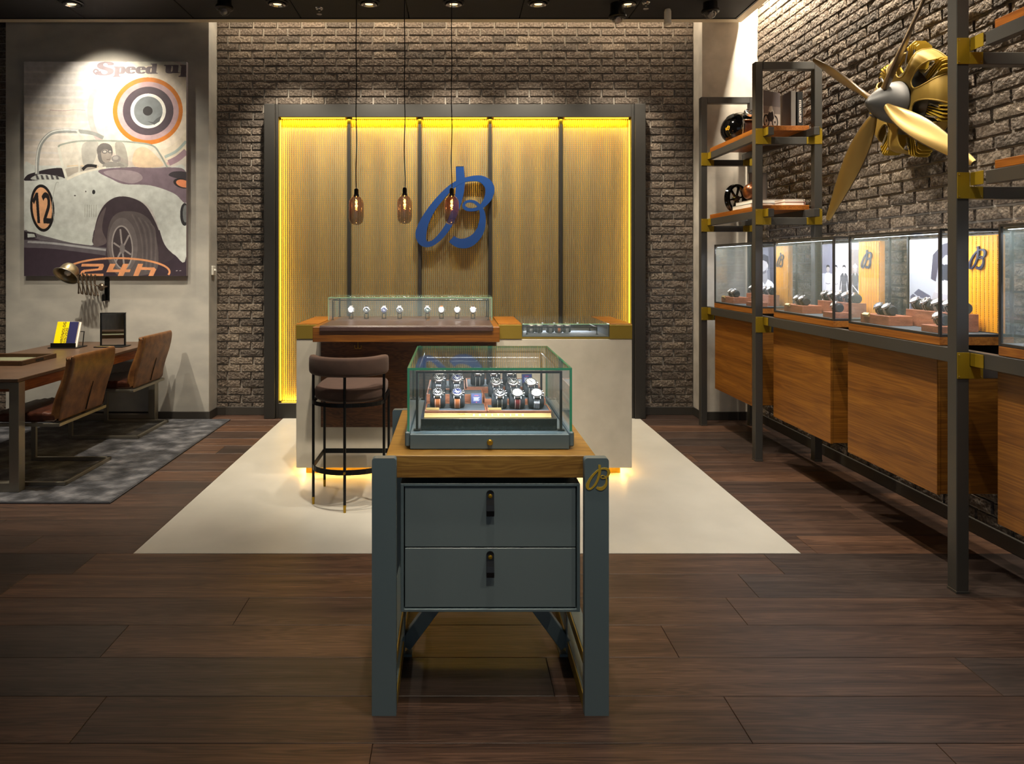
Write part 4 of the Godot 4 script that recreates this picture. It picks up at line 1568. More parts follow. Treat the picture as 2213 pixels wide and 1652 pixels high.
func stool() -> void:
	var o := world_thing("bar_stool", "bar stool with brown upholstered seat and curved back on thin black legs", "stool", V(-0.64, 0, 4.05))
	var c := Vector2(-0.640, 4.015)
	# outline of the seat: straight edge to the counter, half round towards the back rest
	var out := []
	for k in 25:
		var a := PI * k / 24.0
		out.append(Vector2(c.x + 0.213 * cos(a), -(c.y - 0.0) + 0.19 * sin(a)))       # x, z
	out.append(Vector2(c.x - 0.213, -(c.y + 0.15)))
	out.append(Vector2(c.x - 0.205, -(c.y + 0.25)))
	out.append(Vector2(c.x - 0.185, -(c.y + 0.265)))
	for k in 7:
		out.append(Vector2(c.x - 0.18 + 0.06 * k, -(c.y + 0.268)))
	out.append(Vector2(c.x + 0.195, -(c.y + 0.26)))
	out.append(Vector2(c.x + 0.208, -(c.y + 0.24)))
	out.append(Vector2(c.x + 0.213, -(c.y + 0.15)))
	out.reverse()
	var st := S()
	# pad() sweeps along its z axis: turn it upright; (x, z) -> (x, -y)
	var pl := []
	for p in out:
		pl.append(Vector2(p.x, -p.y))
	pl.reverse()
	if Geometry2D.is_polygon_clockwise(PackedVector2Array(pl)):
		pl.reverse()
	pad(st, pl, 0.632, 0.712, 0.028, Transform3D(Basis(Vector3.RIGHT, Vector3.FORWARD, Vector3.UP), Vector3.ZERO), 5)
	put("seat", st, M.velvet, o)
	# back rest: upholstered arc
	st = S()
	var rows := []
	var N := 27
	for k in N:
		var a := lerpf(deg_to_rad(4.0), deg_to_rad(176.0), k / float(N - 1))
		var ctr := Vector3(c.x + 0.222 * cos(a), 0.846, -c.y + 0.205 * sin(a))
		var n := Vector3(cos(a) / 0.222, 0, sin(a) / 0.205).normalized()
		var row := []
		var endf := 1.0
		if k == 0 or k == N - 1:
			endf = 0.55
		elif k == 1 or k == N - 2:
			endf = 0.88
		for j in 16:
			var b := TAU * j / 16
			var cx := signf(cos(b)) * pow(absf(cos(b)), 0.55) * 0.026 * endf
			var cy := signf(sin(b)) * pow(absf(sin(b)), 0.45) * 0.057 * (0.6 + 0.4 * endf)
			row.append(ctr + n * cx + Vector3.UP * cy)
		rows.append(row)
	skin(st, rows)
	fan(st, rows[0], true)
	fan(st, rows[-1])
	put("backrest", st, M.velvet, o)
	var legs := [Vector3(-0.853, 0, -3.96), Vector3(-0.427, 0, -3.96), Vector3(-0.641, 0, -3.822), Vector3(-0.848, 0, -4.275), Vector3(-0.430, 0, -4.275)]
	for i in 5:
		st = S()
		rod(st, legs[i] + Vector3(0, 0.045, 0), legs[i] + Vector3(0, 0.80 if i < 3 else 0.625, 0), 0.0085, 0.0085, 10)
		var lg := put("leg", st, M.black_metal, o)
		st = S()
		rod(st, legs[i], legs[i] + Vector3(0, 0.045, 0), 0.0075, 0.009, 10)
		put("brass_tip", st, M.brass, lg, "brass foot tip")
	# seat ring and foot rail follow the legs
	for e in [["seat_ring", 0.622, 0.010, 0.022], ["foot_rail", 0.232, 0.006, 0.030]]:
		st = S()
		var loop := []
		for k in 17:
			var a := PI * k / 16.0
			loop.append(Vector3(c.x + 0.213 * cos(a), e[1], -3.965 + 0.143 * sin(a)))
		loop.append(Vector3(-0.851, e[1], -4.275))
		loop.append(Vector3(-0.428, e[1], -4.275))
		for k in loop.size():
			bar(st, loop[k], loop[(k + 1) % loop.size()], e[2], e[3])
		put(e[0], st, M.black_metal, o)
	st = S()
	rod(st, Vector3(-0.641, 0.232, -3.818), Vector3(-0.641, 0.232, -3.806), 0.007)
	put("brass_screw", st, M.brass, o)

# ------------------------------------------------------------------ wristwatches
var kinds := {}

# the watch head, lying in the plane of T with its dial towards +y
func watch_head(o: Node, T: Transform3D, dial: String, r := 0.0215) -> void:
	var st := S()
	lathe(st, [Vector2(0, -0.005), Vector2(r * 0.92, -0.005), Vector2(r, -0.002), Vector2(r, 0.003), Vector2(r * 0.93, 0.0060), Vector2(r * 0.78, 0.0068), Vector2(r * 0.76, 0.0052)], T, 24)
	put("case", st, M.silver, o)
	st = S()
	lathe(st, [Vector2(0, 0.0046), Vector2(r * 0.77, 0.0046), Vector2(r * 0.77, 0.0052), Vector2(0, 0.0053)], T, 20)
	var d := put("dial", st, M["dial_" + dial], o)
	st = S()
	for k in 12:
		var a := TAU * k / 12
		box(st, T * Vector3(cos(a) * r * 0.66, 0.0057, sin(a) * r * 0.66), Vector3(0.0034, 0.0008, 0.0012), 0.0, T.basis * Basis(Vector3.UP, -a))
	for e in [[0.9, 0.009], [-2.2, 0.012]]:
		box(st, T * Vector3(cos(e[0]) * e[1] * 0.5, 0.0060, sin(e[0]) * e[1] * 0.5), Vector3(e[1], 0.0008, 0.0013), 0.0, T.basis * Basis(Vector3.UP, -e[0]))
	if dial != "white":
		for p in [Vector3(-0.006, 0.0055, 0), Vector3(0.006, 0.0055, 0), Vector3(0, 0.0055, 0.006)]:
			lathe(st, [Vector2(0.0026, 0), Vector2(0.0036, 0), Vector2(0.0036, 0.0004), Vector2(0.0026, 0.0004)], T * Transform3D(Basis(), p), 12)
	put("hands", st, M.white if dial != "white" else M.black_metal, d)
	st = S()
	rod(st, T * Vector3(r, 0, 0), T * Vector3(r + 0.0045, 0, 0), 0.003, 0.003, 10)
	for s in [-1.0, 1.0]:
		rod(st, T * Vector3(r * 0.86, 0, s * 0.011), T * Vector3(r * 0.86 + 0.005, 0, s * 0.0125), 0.0017, 0.0017, 8)
	put("crown", st, M.silver, o)
	st = S()
	for s in [-1.0, 1.0]:
		for q in [-1.0, 1.0]:
			box(st, T * Vector3(q * 0.0115, -0.001, s * (r + 0.001)), Vector3(0.0028, 0.005, 0.009), 0.0008, T.basis * Basis(Vector3.RIGHT, s * 0.3))
	put("lugs", st, M.silver, o)

# a strap round the cushion: an arc about the x axis through ctr, from angle a0 to a1 (0 = up, positive = towards the front)
func strap_arc(o: Node, ctr: Vector3, R: float, a0: float, a1: float, w: float, m: Material, links: bool, stitched: bool) -> void:
	var st := S()
	var n := 12 if links else 8
	for k in n:
		var a := lerpf(a0, a1, (k + 0.5) / n)
		var len := absf(a1 - a0) / n * R * (0.86 if links else 1.06)
		var dir := Vector3(0, cos(a), sin(a))
		var B := Basis(Vector3.RIGHT, a)
		if links:
			for s in [-1.0, 0.0, 1.0]:
				box(st, ctr + dir * (R + (0.0004 if s == 0.0 else 0.0)) + Vector3(s * w * 0.34, 0, 0), Vector3(w * 0.31, 0.0035, len), 0.0008, B)
		else:
			box(st, ctr + dir * R, Vector3(w, 0.003, len), 0.0, B)
	put("strap", st, m, o)
	if stitched:
		st = S()
		for k in 9:
			var a := lerpf(a0, a1, (k + 0.5) / 9)
			var dir := Vector3(0, cos(a), sin(a))
			for s in [-1.0, 1.0]:
				box(st, ctr + dir * (R + 0.0018) + Vector3(s * w * 0.38, 0, 0), Vector3(0.0012, 0.0006, 0.0034), 0.0, Basis(Vector3.RIGHT, a))
		put("stitching", st, M.paper, o)

# a watch on a round cushion; origin at the foot of the cushion, facing +z
func cushion_watch(called: String, dial: String, strap: String, tilt := 0.55) -> Node3D:
	var key := called + dial + strap + str(tilt)
	if kinds.has(key):
		return kinds[key]
	var o := Node3D.new()
	o.name = called
	var ctr := Vector3(0, 0.0285, 0)
	var st := S()
	var prof := [Vector2(0, -0.027), Vector2(0.022, -0.027), Vector2(0.0265, -0.022), Vector2(0.0275, -0.010), Vector2(0.0275, 0.010), Vector2(0.0265, 0.022), Vector2(0.022, 0.027), Vector2(0, 0.027)]
	lathe(st, prof, Transform3D(Basis(Vector3(0, 0, 1), Vector3(1, 0, 0), Vector3(0, 1, 0)), ctr), 22)
	put("cushion", st, M.cushion, o)
	var dir := Vector3(0, cos(tilt), sin(tilt))
	watch_head(o, Transform3D(Basis(Vector3.RIGHT, tilt), ctr + dir * 0.034), dial)
	var m: Material = M.silver if strap == "steel" else M["strap_" + strap]
	strap_arc(o, ctr, 0.0295, tilt + 0.72, 2.65, 0.0205, m, strap == "steel", strap != "steel")
	strap_arc(o, ctr, 0.0295, tilt - 0.72, -1.9, 0.0205, m, strap == "steel", strap != "steel")
	kinds[key] = o
	return o

# a watch held upright on a two-legged stand
func stand_watch(dial: String, strap: String) -> Node3D:
	var key := "stand" + dial + strap
	if kinds.has(key):
		return kinds[key]
	var o := Node3D.new()
	o.name = "standing_wristwatch"
	var st := S()
	for s in [-1.0, 1.0]:
		bx(st, s * 0.0125 - 0.002, s * 0.0125 + 0.002, 0.0, 0.042, -0.006, 0.006, 0.0006)
	bx(st, -0.0125, 0.0125, 0.036, 0.042, 0.0, 0.005)
	bx(st, -0.016, 0.016, 0.0, 0.003, -0.016, 0.016)
	put("stand", st, M.black_metal, o)
	watch_head(o, Transform3D(Basis(Vector3.RIGHT, PI * 0.5 - 0.12), Vector3(0, 0.063, 0.010)), dial, 0.0235)
	var m: Material = M.silver if strap == "steel" else M["strap_" + strap]
	strap_arc(o, Vector3(0, 0.062, -0.016), 0.028, 0.55, -0.5, 0.020, m, strap == "steel", false)
	strap_arc(o, Vector3(0, 0.062, -0.016), 0.028, 2.55, 3.4, 0.018, m, strap == "steel", false)
	kinds[key] = o
	return o

func place_watch(proto: Node3D, at: Vector3, turn: float, label: String, group: String, tip := 0.0) -> void:
	var c: Node3D = proto.duplicate()
	c.name = numbered(str(proto.name))
	add_child(c)
	c.transform = Transform3D(Basis(Vector3.UP, turn) * Basis(Vector3.RIGHT, tip), at)
	tag(c, label, "watch", group)

# open tray: wood rim, felt bed; x0..x1, front at d0, back at d1, standing on y0, rim top at y1
func tray(called: String, label: String, x0: float, x1: float, d0: float, d1: float, y0: float, y1: float, group := "") -> Node3D:
	var o := world_thing(called, label, "tray", V((x0 + x1) / 2, y0, (d0 + d1) / 2), group)
	var st := S()
	var t := 0.005
	bx(st, x0, x1, y0, y1, d0, d0 + t, 0.0008)
	bx(st, x0, x1, y0, y1, d1 - t, d1, 0.0008)
	bx(st, x0, x0 + t, y0, y1, d0 + t, d1 - t, 0.0008)
	bx(st, x1 - t, x1, y0, y1, d0 + t, d1 - t, 0.0008)
	put("wood_rim", st, M.walnut_box, o)
	st = S()
	bx(st, x0 + t, x1 - t, y0 + 0.001, y1 - 0.003, d0 + t, d1 - t)
	put("felt_bed", st, M.felt, o)
	return o

func info_card(x: float, y: float, d: float, label: String) -> void:
	var o := thing("info_card", label, "card", V(x, y, d), 0.0, "blue information cards")
	var B := Basis(Vector3.RIGHT, -0.35)
	var st := S()
	box(st, B * Vector3(0, 0.021, -0.001) + Vector3(0, 0.002, 0), Vector3(0.042, 0.042, 0.003), 0.0005, B)
	box(st, Vector3(0, 0.0015, -0.008), Vector3(0.040, 0.003, 0.020))
	put("holder", st, M.felt, o)
	st = S()
	var p := func(u: float, v: float): return B * Vector3(u, v, 0.0008) + Vector3(0, 0.002, 0)
	pic(st, p.call(-0.018, 0.004), p.call(0.018, 0.004), p.call(0.018, 0.039), p.call(-0.018, 0.039))
	put("printed_face", st, M.card_print, o)

func display_table() -> void:
	var o := world_thing("display_table", "grey steel display table with oak top and two leather-pull drawers", "table", V(0.114, 0, 2.47))
	var st: SurfaceTool
	for e in [[-0.266, -0.188], [0.416, 0.4936]]:
		for dd in [2.105, 2.80]:
			st = S()
			var r := 0.010
			var poly := PackedVector2Array()
			for k in 5:
				var a := PI * 0.5 * k / 4
				poly.append(Vector2(e[1] - r + r * cos(a), 0.826 - r + r * sin(a)))
			for k in 5:
				var a := PI * 0.5 + PI * 0.5 * k / 4
				poly.append(Vector2(e[0] + r + r * cos(a), 0.826 - r + r * sin(a)))
			poly.append(Vector2(e[0], 0))
			poly.append(Vector2(e[1], 0))
			prism(st, poly, 0.03, Transform3D(Basis(), V(0, 0, dd + 0.03)))
			put("leg", st, M.table_steel, o)
		var inner: float = e[1] if e[0] < 0 else e[0]
		var s := -1.0 if e[0] < 0 else 1.0
		st = S()
		bx(st, inner + s * 0.004, inner + s * 0.046, 0.0, 0.052, 2.135, 2.80, 0.002)
		bx(st, inner + s * 0.004, inner + s * 0.046, 0.146, 0.186, 2.135, 2.80, 0.002)
		put("side_rail", st, M.table_steel, o)
		st = S()
		bx(st, inner, inner + s * 0.004, 0.003, 0.050, 2.136, 2.799)
		bx(st, inner, inner + s * 0.004, 0.148, 0.184, 2.136, 2.799)
		put("brass_lining", st, M.brass_satin, o)
		st = S()
		bar(st, Vector3(inner - s * 0.002, 0.03, -2.45), Vector3(inner - s * 0.21, 0.310, -2.45), 0.05, 0.034, Vector3.BACK, 0.002)
		put("brace", st, M.table_steel, o)
		st = S()
		bx(st, inner - s * 0.03, inner, 0.0, 0.01, 2.42, 2.48)
		bx(st, inner - s * 0.004, inner, 0.0, 0.146, 2.425, 2.475)
		put("brace_foot", st, M.table_steel, o)
	st = S()
	bx(st, -0.225, 0.459, 0.7525, 0.8255, 2.137, 2.84, 0.002)
	put("oak_top", st, M.oak_top, o)
	# drawer box: open-fronted shell and two drawers
	var x0 := -0.177
	var x1 := 0.409
	st = S()
	bx(st, x0, x0 + 0.010, 0.312, 0.731, 2.145, 2.78, 0.001)
	bx(st, x1 - 0.010, x1, 0.312, 0.731, 2.145, 2.78, 0.001)
	bx(st, x0 + 0.010, x1 - 0.010, 0.722, 0.731, 2.145, 2.78, 0.001)
	bx(st, x0 + 0.010, x1 - 0.010, 0.312, 0.321, 2.145, 2.78, 0.001)
	bx(st, x0 + 0.010, x1 - 0.010, 0.321, 0.722, 2.77, 2.78)
	put("carcass", st, M.table_steel, o)
	st = S()
	for x in [-0.12, 0.10, 0.33]:
		bx(st, x, x + 0.06, 0.731, 0.7525, 2.25, 2.7)
	put("spacer", st, M.black_matt, o)
	for e in [[0.5225, 0.7185], [0.3245, 0.5190]]:
		st = S()
		bx(st, x0 + 0.0135, x1 - 0.0135, e[0], e[1], 2.150, 2.60, 0.0015)
		var dr := put("drawer", st, M.drawer_steel, o)
		var cx := 0.1155
		var ty: float = e[1] - 0.020
		st = S()
		# leather loop: flat at the stud, bulging out, folded back at the foot
		var line := [Vector2(ty, 0.0), Vector2(ty - 0.02, 0.003), Vector2(ty - 0.035, 0.010), Vector2(ty - 0.052, 0.016), Vector2(ty - 0.068, 0.014), Vector2(ty - 0.071, 0.008), Vector2(ty - 0.060, 0.002), Vector2(ty - 0.03, 0.0)]
		for k in line.size() - 1:
			bar(st, V(cx, line[k].x, 2.149 - line[k].y - 0.002), V(cx, line[k + 1].x, 2.149 - line[k + 1].y - 0.002), 0.025, 0.003, Vector3.BACK)
		lathe(st, [Vector2(0, 0), Vector2(0.0125, 0), Vector2(0.0125, 0.004), Vector2(0, 0.004)], axis(V(cx, ty - 0.002, 2.1495), Vector3.BACK), 18)
		var lp := put("leather_pull", st, M.black_gloss, dr, "black leather loop pull")
		lp.mesh.surface_set_material(0, M.pull_leather)
		st = S()
		lathe(st, [Vector2(0, 0), Vector2(0.0075, 0), Vector2(0.0070, 0.003), Vector2(0.004, 0.0048), Vector2(0, 0.005)], axis(V(cx, ty - 0.008, 2.1455), Vector3.BACK), 16)
		put("brass_stud", st, M.brass, dr, "brass stud")
	st = S()
	emblem(st, 0.082, 0.0025, Transform3D(Basis(), V(0.458, 0.765, 2.105)))
	put("emblem", st, M.gold_fin, o, "brass script capital on the leg")

	# glass case on the table
	var c := world_thing("table_case", "square glass case with green edges and a grey base on the display table", "display case", V(0.116, 0.826, 2.5))
	st = S()
	bx(st, -0.168, -0.152, 0.834, 0.884, 2.208, 2.82, 0.004)
	bx(st, 0.385, 0.401, 0.834, 0.884, 2.208, 2.82, 0.004)
	bx(st, -0.151, 0.384, 0.836, 0.8745, 2.215, 2.82, 0.001)
	put("base_frame", st, M.table_steel, c)
	st = S()
	bx(st, -0.14, 0.373, 0.8262, 0.836, 2.235, 2.80)
	put("foot", st, M.black_matt, c)
	st = S()
	bx(st, -0.1505, 0.3835, 0.8275, 0.8765, 2.203, 2.214, 0.0015)
	var fr := put("base_drawer", st, M.table_steel, c)
	st = S()
	lathe(st, [Vector2(0, 0), Vector2(0.010, 0), Vector2(0.010, 0.004), Vector2(0.007, 0.006), Vector2(0.007, 0.012), Vector2(0, 0.012)], axis(V(0.1175, 0.851, 2.203), Vector3.BACK), 20)
	put("lock", st, M.brass, fr, "round brass lock")
	glass_box(c, -0.1605, 0.3955, 0.8765, 1.0975, 2.216, 2.812, M.glass_edge, 0.0075)
	rod_frame(c, -0.130, 0.365, 0.8765, 1.081, 2.262, 2.775, 0.0085)
	st = S()
	bx(st, -0.12, 0.355, 1.0715, 1.0735, 2.267, 2.274)
	put("led_strip", st, M.led_white, c)
	area("table_case_light", V(0.1175, 1.0705, 2.271), Vector3(0, -1, -0.55), Vector3(1, 0, 0), 0.47, 0.008, CASE_A, Color(0.92, 0.97, 1.0))
	area("table_case_light", V(0.1175, 1.070, 2.765), Vector3(0, -1, 0.55), Vector3(1, 0, 0), 0.47, 0.008, CASE_A * 0.6, Color(0.92, 0.97, 1.0))  # unseen second lamp at the rear rod, lights the watches from behind
	# dark plinth with brass strip
	var p := world_thing("case_plinth", "dark polished plinth with chrome edge and lettered brass strip inside the table case", "plinth", V(0.118, 0.8765, 2.5))
	st = S()
	bx(st, -0.117, 0.352, 0.8767, 0.9140, 2.262, 2.75, 0.001)
	put("block", st, M.marble_dark, p)
	st = S()
	bx(st, -0.118, 0.353, 0.9141, 0.9165, 2.261, 2.75, 0.0005)
	put("chrome_edge", st, M.chrome, p)
	st = S()
	var B := Basis(Vector3.RIGHT, 0.5)
	box(st, V(0.114, 0.9225, 2.281), Vector3(0.44, 0.003, 0.022), 0.0005, B)
	put("brass_strip", st, M.brass_bright, p)
	st = S()
	bx(st, -0.108, 0.337, 0.9166, 0.9235, 2.292, 2.74)
	put("step", st, M.felt, p)
	var text := "BREITLING"
	for k in text.length():
		var m := words(text[k], 0.0125, 0.001, "Droid Sans", true)
		put_mesh("letter", m, M.white, p, V(0.066 + k * 0.0212, 0.9245, 2.2795), Basis(Vector3.RIGHT, 0.5 - PI / 2))
	st = S()
	for s in [-1.0, 1.0]:
		var w := []
		for k in 6:
			w.append(Vector3(s * (0.002 + k * 0.0024), 0.0015 + 0.004 * sin(k * 0.55), 0.0026 - k * 0.0003))
		stroke(st, w, 0.001, Transform3D(B * Basis(Vector3.RIGHT, -PI / 2), V(0.022, 0.9245, 2.2815)), 3)
	put("winged_mark", st, M.mesh_yellow, p)

	# trays, in steps
	var g := "felt trays in the table case"
	tray("watch_tray", "front walnut tray holding two watches with tan straps", -0.105, 0.1115, 2.292, 2.425, 0.9238, 0.9365, g)
	tray("watch_tray", "raised walnut tray behind the tan-strap watches", -0.105, 0.1055, 2.430, 2.535, 0.9238, 0.9665, g)
	tray("watch_tray", "rear walnut tray with two steel bracelet watches", -0.105, 0.040, 2.540, 2.735, 0.9238, 0.9665, g)
	tray("watch_tray", "front walnut tray holding the burgundy-strap watch", 0.1135, 0.337, 2.292, 2.405, 0.9238, 0.9365, g)
	tray("watch_tray", "middle walnut tray of three watches behind the burgundy-strap watch", 0.1085, 0.333, 2.410, 2.535, 0.9238, 0.9535, g)
	tray("watch_tray", "rear walnut tray with three watches and a blue card", 0.045, 0.331, 2.540, 2.735, 0.9238, 0.9730, g)
	var gw := "wristwatches in the table case"
	var list := [
		[946.0, 2.355, 0.9335, "black", "tan", "wristwatch with tan strap and black dial beside the brass plate"], [988.0, 2.355, 0.9335, "blue", "tan", "wristwatch with tan strap next to the blue card"],
		[948.0, 2.468, 0.9635, "black", "steel", "black-dial wristwatch rising behind the outer tan-strap watch"], [987.0, 2.468, 0.9635, "blue", "steel", "blue-dial wristwatch rising behind the tan-strap watch by the card"],
		[950.0, 2.60, 0.9635, "white", "steel", "steel bracelet watch at the rear of the raised tray, outer one"], [985.0, 2.60, 0.9635, "black", "steel", "steel bracelet watch at the rear of the raised tray, inner one"],
		[1079.0, 2.345, 0.9335, "black", "black", "wristwatch with white-stitched black strap in the front tray"], [1117.0, 2.345, 0.9335, "white", "red", "wristwatch with burgundy strap and pale dial"], [1158.0, 2.345, 0.9335, "white", "steel", "steel bracelet watch with pale dial at the corner of the front tray"],
		[1071.0, 2.462, 0.9505, "black", "steel", "steel bracelet watch in the middle tray, behind the black strap"], [1108.0, 2.462, 0.9505, "black", "black", "black-dial wristwatch in the middle tray, behind the burgundy strap"], [1146.0, 2.462, 0.9505, "white", "black", "pale-dial wristwatch on black strap in the middle tray"],
		[1032.0, 2.585, 0.9700, "black", "black", "wristwatch on black stitched strap at the inner end of the rear tray"], [1066.0, 2.585, 0.9700, "black", "steel", "steel bracelet watch in the middle of the rear tray"], [1101.0, 2.585, 0.9700, "green", "black", "wristwatch on black strap next to the rear blue card"]]
	for e in list:
		place_watch(cushion_watch("wristwatch", e[3], e[4]), V((e[0] - VX) / F * e[1], e[2], e[1]), 0.0, e[5], gw)
	info_card(0.079, 0.9335, 2.40, "small blue information card in the front tray beside the tan straps")
	info_card(0.286, 0.9700, 2.60, "small blue information card at the end of the rear tray")
	for e in [[-0.078, "plain brass plate in the front corner of the tan-strap tray"], [0.140, "dull brass plate in the front corner of the burgundy-strap tray"]]:
		var b := thing("brass_plate", e[1], "plate", V(e[0], 0.9337, 2.309), 0.0, "brass plates in the front trays")
		st = S()
		box(st, Vector3(0, 0.004, 0), Vector3(0.046, 0.006, 0.014), 0.0008, Basis(Vector3.RIGHT, 0.4))
		put("plate", st, M.brass_bright, b)
	# watches on the counter
	var dials := ["white", "black", "blue", "black", "green", "white", "white", "white"]
	var straps := ["steel", "black", "steel", "steel", "steel", "tan", "black", "brown"]
	var where := [758.7, 792.0, 830.0, 863.6, 923.6, 954.0, 988.0, 1022.0]
	var notes := ["with pale dial and steel bracelet", "with black dial and black strap", "with blue dial and steel bracelet", "with black dial and steel bracelet", "with dark green dial and steel bracelet", "with pale dial and tan strap", "with pale dial and black strap", "with pale dial and brown strap"]
	for k in 8:
		var d := 4.775
		place_watch(stand_watch(dials[k], straps[k]), V((where[k] - VX) / F * d, 1.051, d), 0.0, "wristwatch on a stand in the long counter case, " + notes[k], "wristwatches in the long counter case")
	var cw := [[1147.0, "white", "steel"], [1164.0, "white", "black"], [1188.5, "black", "steel"], [1207.0, "white", "tan"], [1224.5, "white", "steel"]]
	for e in cw:
		var d := 4.665
		place_watch(cushion_watch("wristwatch", e[1], e[2]), V((e[0] - VX) / F * d, 0.9585, d), 0.0, "%s-dial wristwatch on %s strap in the sunken counter showcase" % [e[1], e[2]], "wristwatches in the sunken showcase", -0.0)


# ------------------------------------------------------------------ desk corner
func rect_loop(st: SurfaceTool, pts: Array, w: float, h: float, closed := false) -> void:
	for k in pts.size() - (0 if closed else 1):
		var a: Vector3 = pts[k]
		var b: Vector3 = pts[(k + 1) % pts.size()]
		var e := (b - a).normalized() * (w * 0.5)
		bar(st, a - e, b + e, w, h, Vector3.UP, 0.001)

# chair facing -x; origin on the floor under the seat's middle
func make_chair() -> Node3D:
	var o := Node3D.new()
	o.name = "leather_chair"
	var st := S()
	var hw := 0.275
	# seat cushion: thick, softly domed, with stitched channels
	var top := []
	for k in 19:
		var t := k / 18.0
		var x := lerpf(0.215, -0.275, t)
		top.append(Vector2(x, 0.470 - 0.03 * pow(t, 3.0) + (0.004 if k % 2 else -0.002)))
	var outl := []
	for p in top:
		outl.append(p)
	outl.append(Vector2(-0.292, 0.425))
	outl.append(Vector2(-0.285, 0.408))
	outl.append(Vector2(-0.10, 0.404))
	outl.append(Vector2(0.10, 0.404))
	outl.append(Vector2(0.20, 0.406))
	outl.append(Vector2(0.225, 0.43))
	if Geometry2D.is_polygon_clockwise(PackedVector2Array(outl)):
		outl.reverse()
	pad(st, outl, -hw, hw, 0.022, Transform3D(), 4)
	put("seat", st, M.leather_dark, o)
	# back rest: leaning, gently waved shell
	var inner := [Vector2(0.165, 0.430), Vector2(0.178, 0.50), Vector2(0.200, 0.58), Vector2(0.232, 0.66), Vector2(0.258, 0.74), Vector2(0.268, 0.80), Vector2(0.272, 0.828)]
	var outer := [Vector2(0.312, 0.838), Vector2(0.325, 0.815), Vector2(0.318, 0.74), Vector2(0.298, 0.66), Vector2(0.272, 0.58), Vector2(0.250, 0.50), Vector2(0.236, 0.44), Vector2(0.226, 0.408)]
	var o2 := catmull(inner, 3) + catmull(outer, 3)
	if Geometry2D.is_polygon_clockwise(PackedVector2Array(o2)):
		o2.reverse()
	st = S()
	pad(st, o2, -hw, hw, 0.026, Transform3D(), 5)
	put("backrest", st, M.leather, o)
	st = S()                                             # the two long darts on the outside of the back
	for s in [-0.012, 0.012]:
		var line := []
		for k in 7:
			var t := k / 6.0
			var y := lerpf(0.425, 0.62, t)
			var x := 0.2325 + (y - 0.425) * 0.27 + 0.0012
			line.append(Vector3(x, y, s * 0.4 * (1.0 - t) - 0.035))
		tube(st, line, 0.0022, 5)
	put("seam", st, M.black_matt, o)
	# steel: seat frame, uprights at the front, floor loop open to the rear
	st = S()
	rect_loop(st, [Vector3(-0.285, 0.392, -hw), Vector3(0.232, 0.392, -hw), Vector3(0.232, 0.392, hw), Vector3(-0.285, 0.392, hw)], 0.022, 0.020, true)
	put("seat_frame", st, M.brushed, o)
	for s in [-1.0, 1.0]:
		st = S()
		bx(st, -0.296, -0.262, 0.0, 0.384, -s * hw - 0.011, -s * hw + 0.011, 0.001)
		put("leg", st, M.brushed, o)
	st = S()
	rect_loop(st, [Vector3(-0.262, 0.012, -hw), Vector3(0.268, 0.012, -hw), Vector3(0.268, 0.012, hw), Vector3(-0.262, 0.012, hw)], 0.024, 0.022)
	put("floor_loop", st, M.brushed, o)
	return o

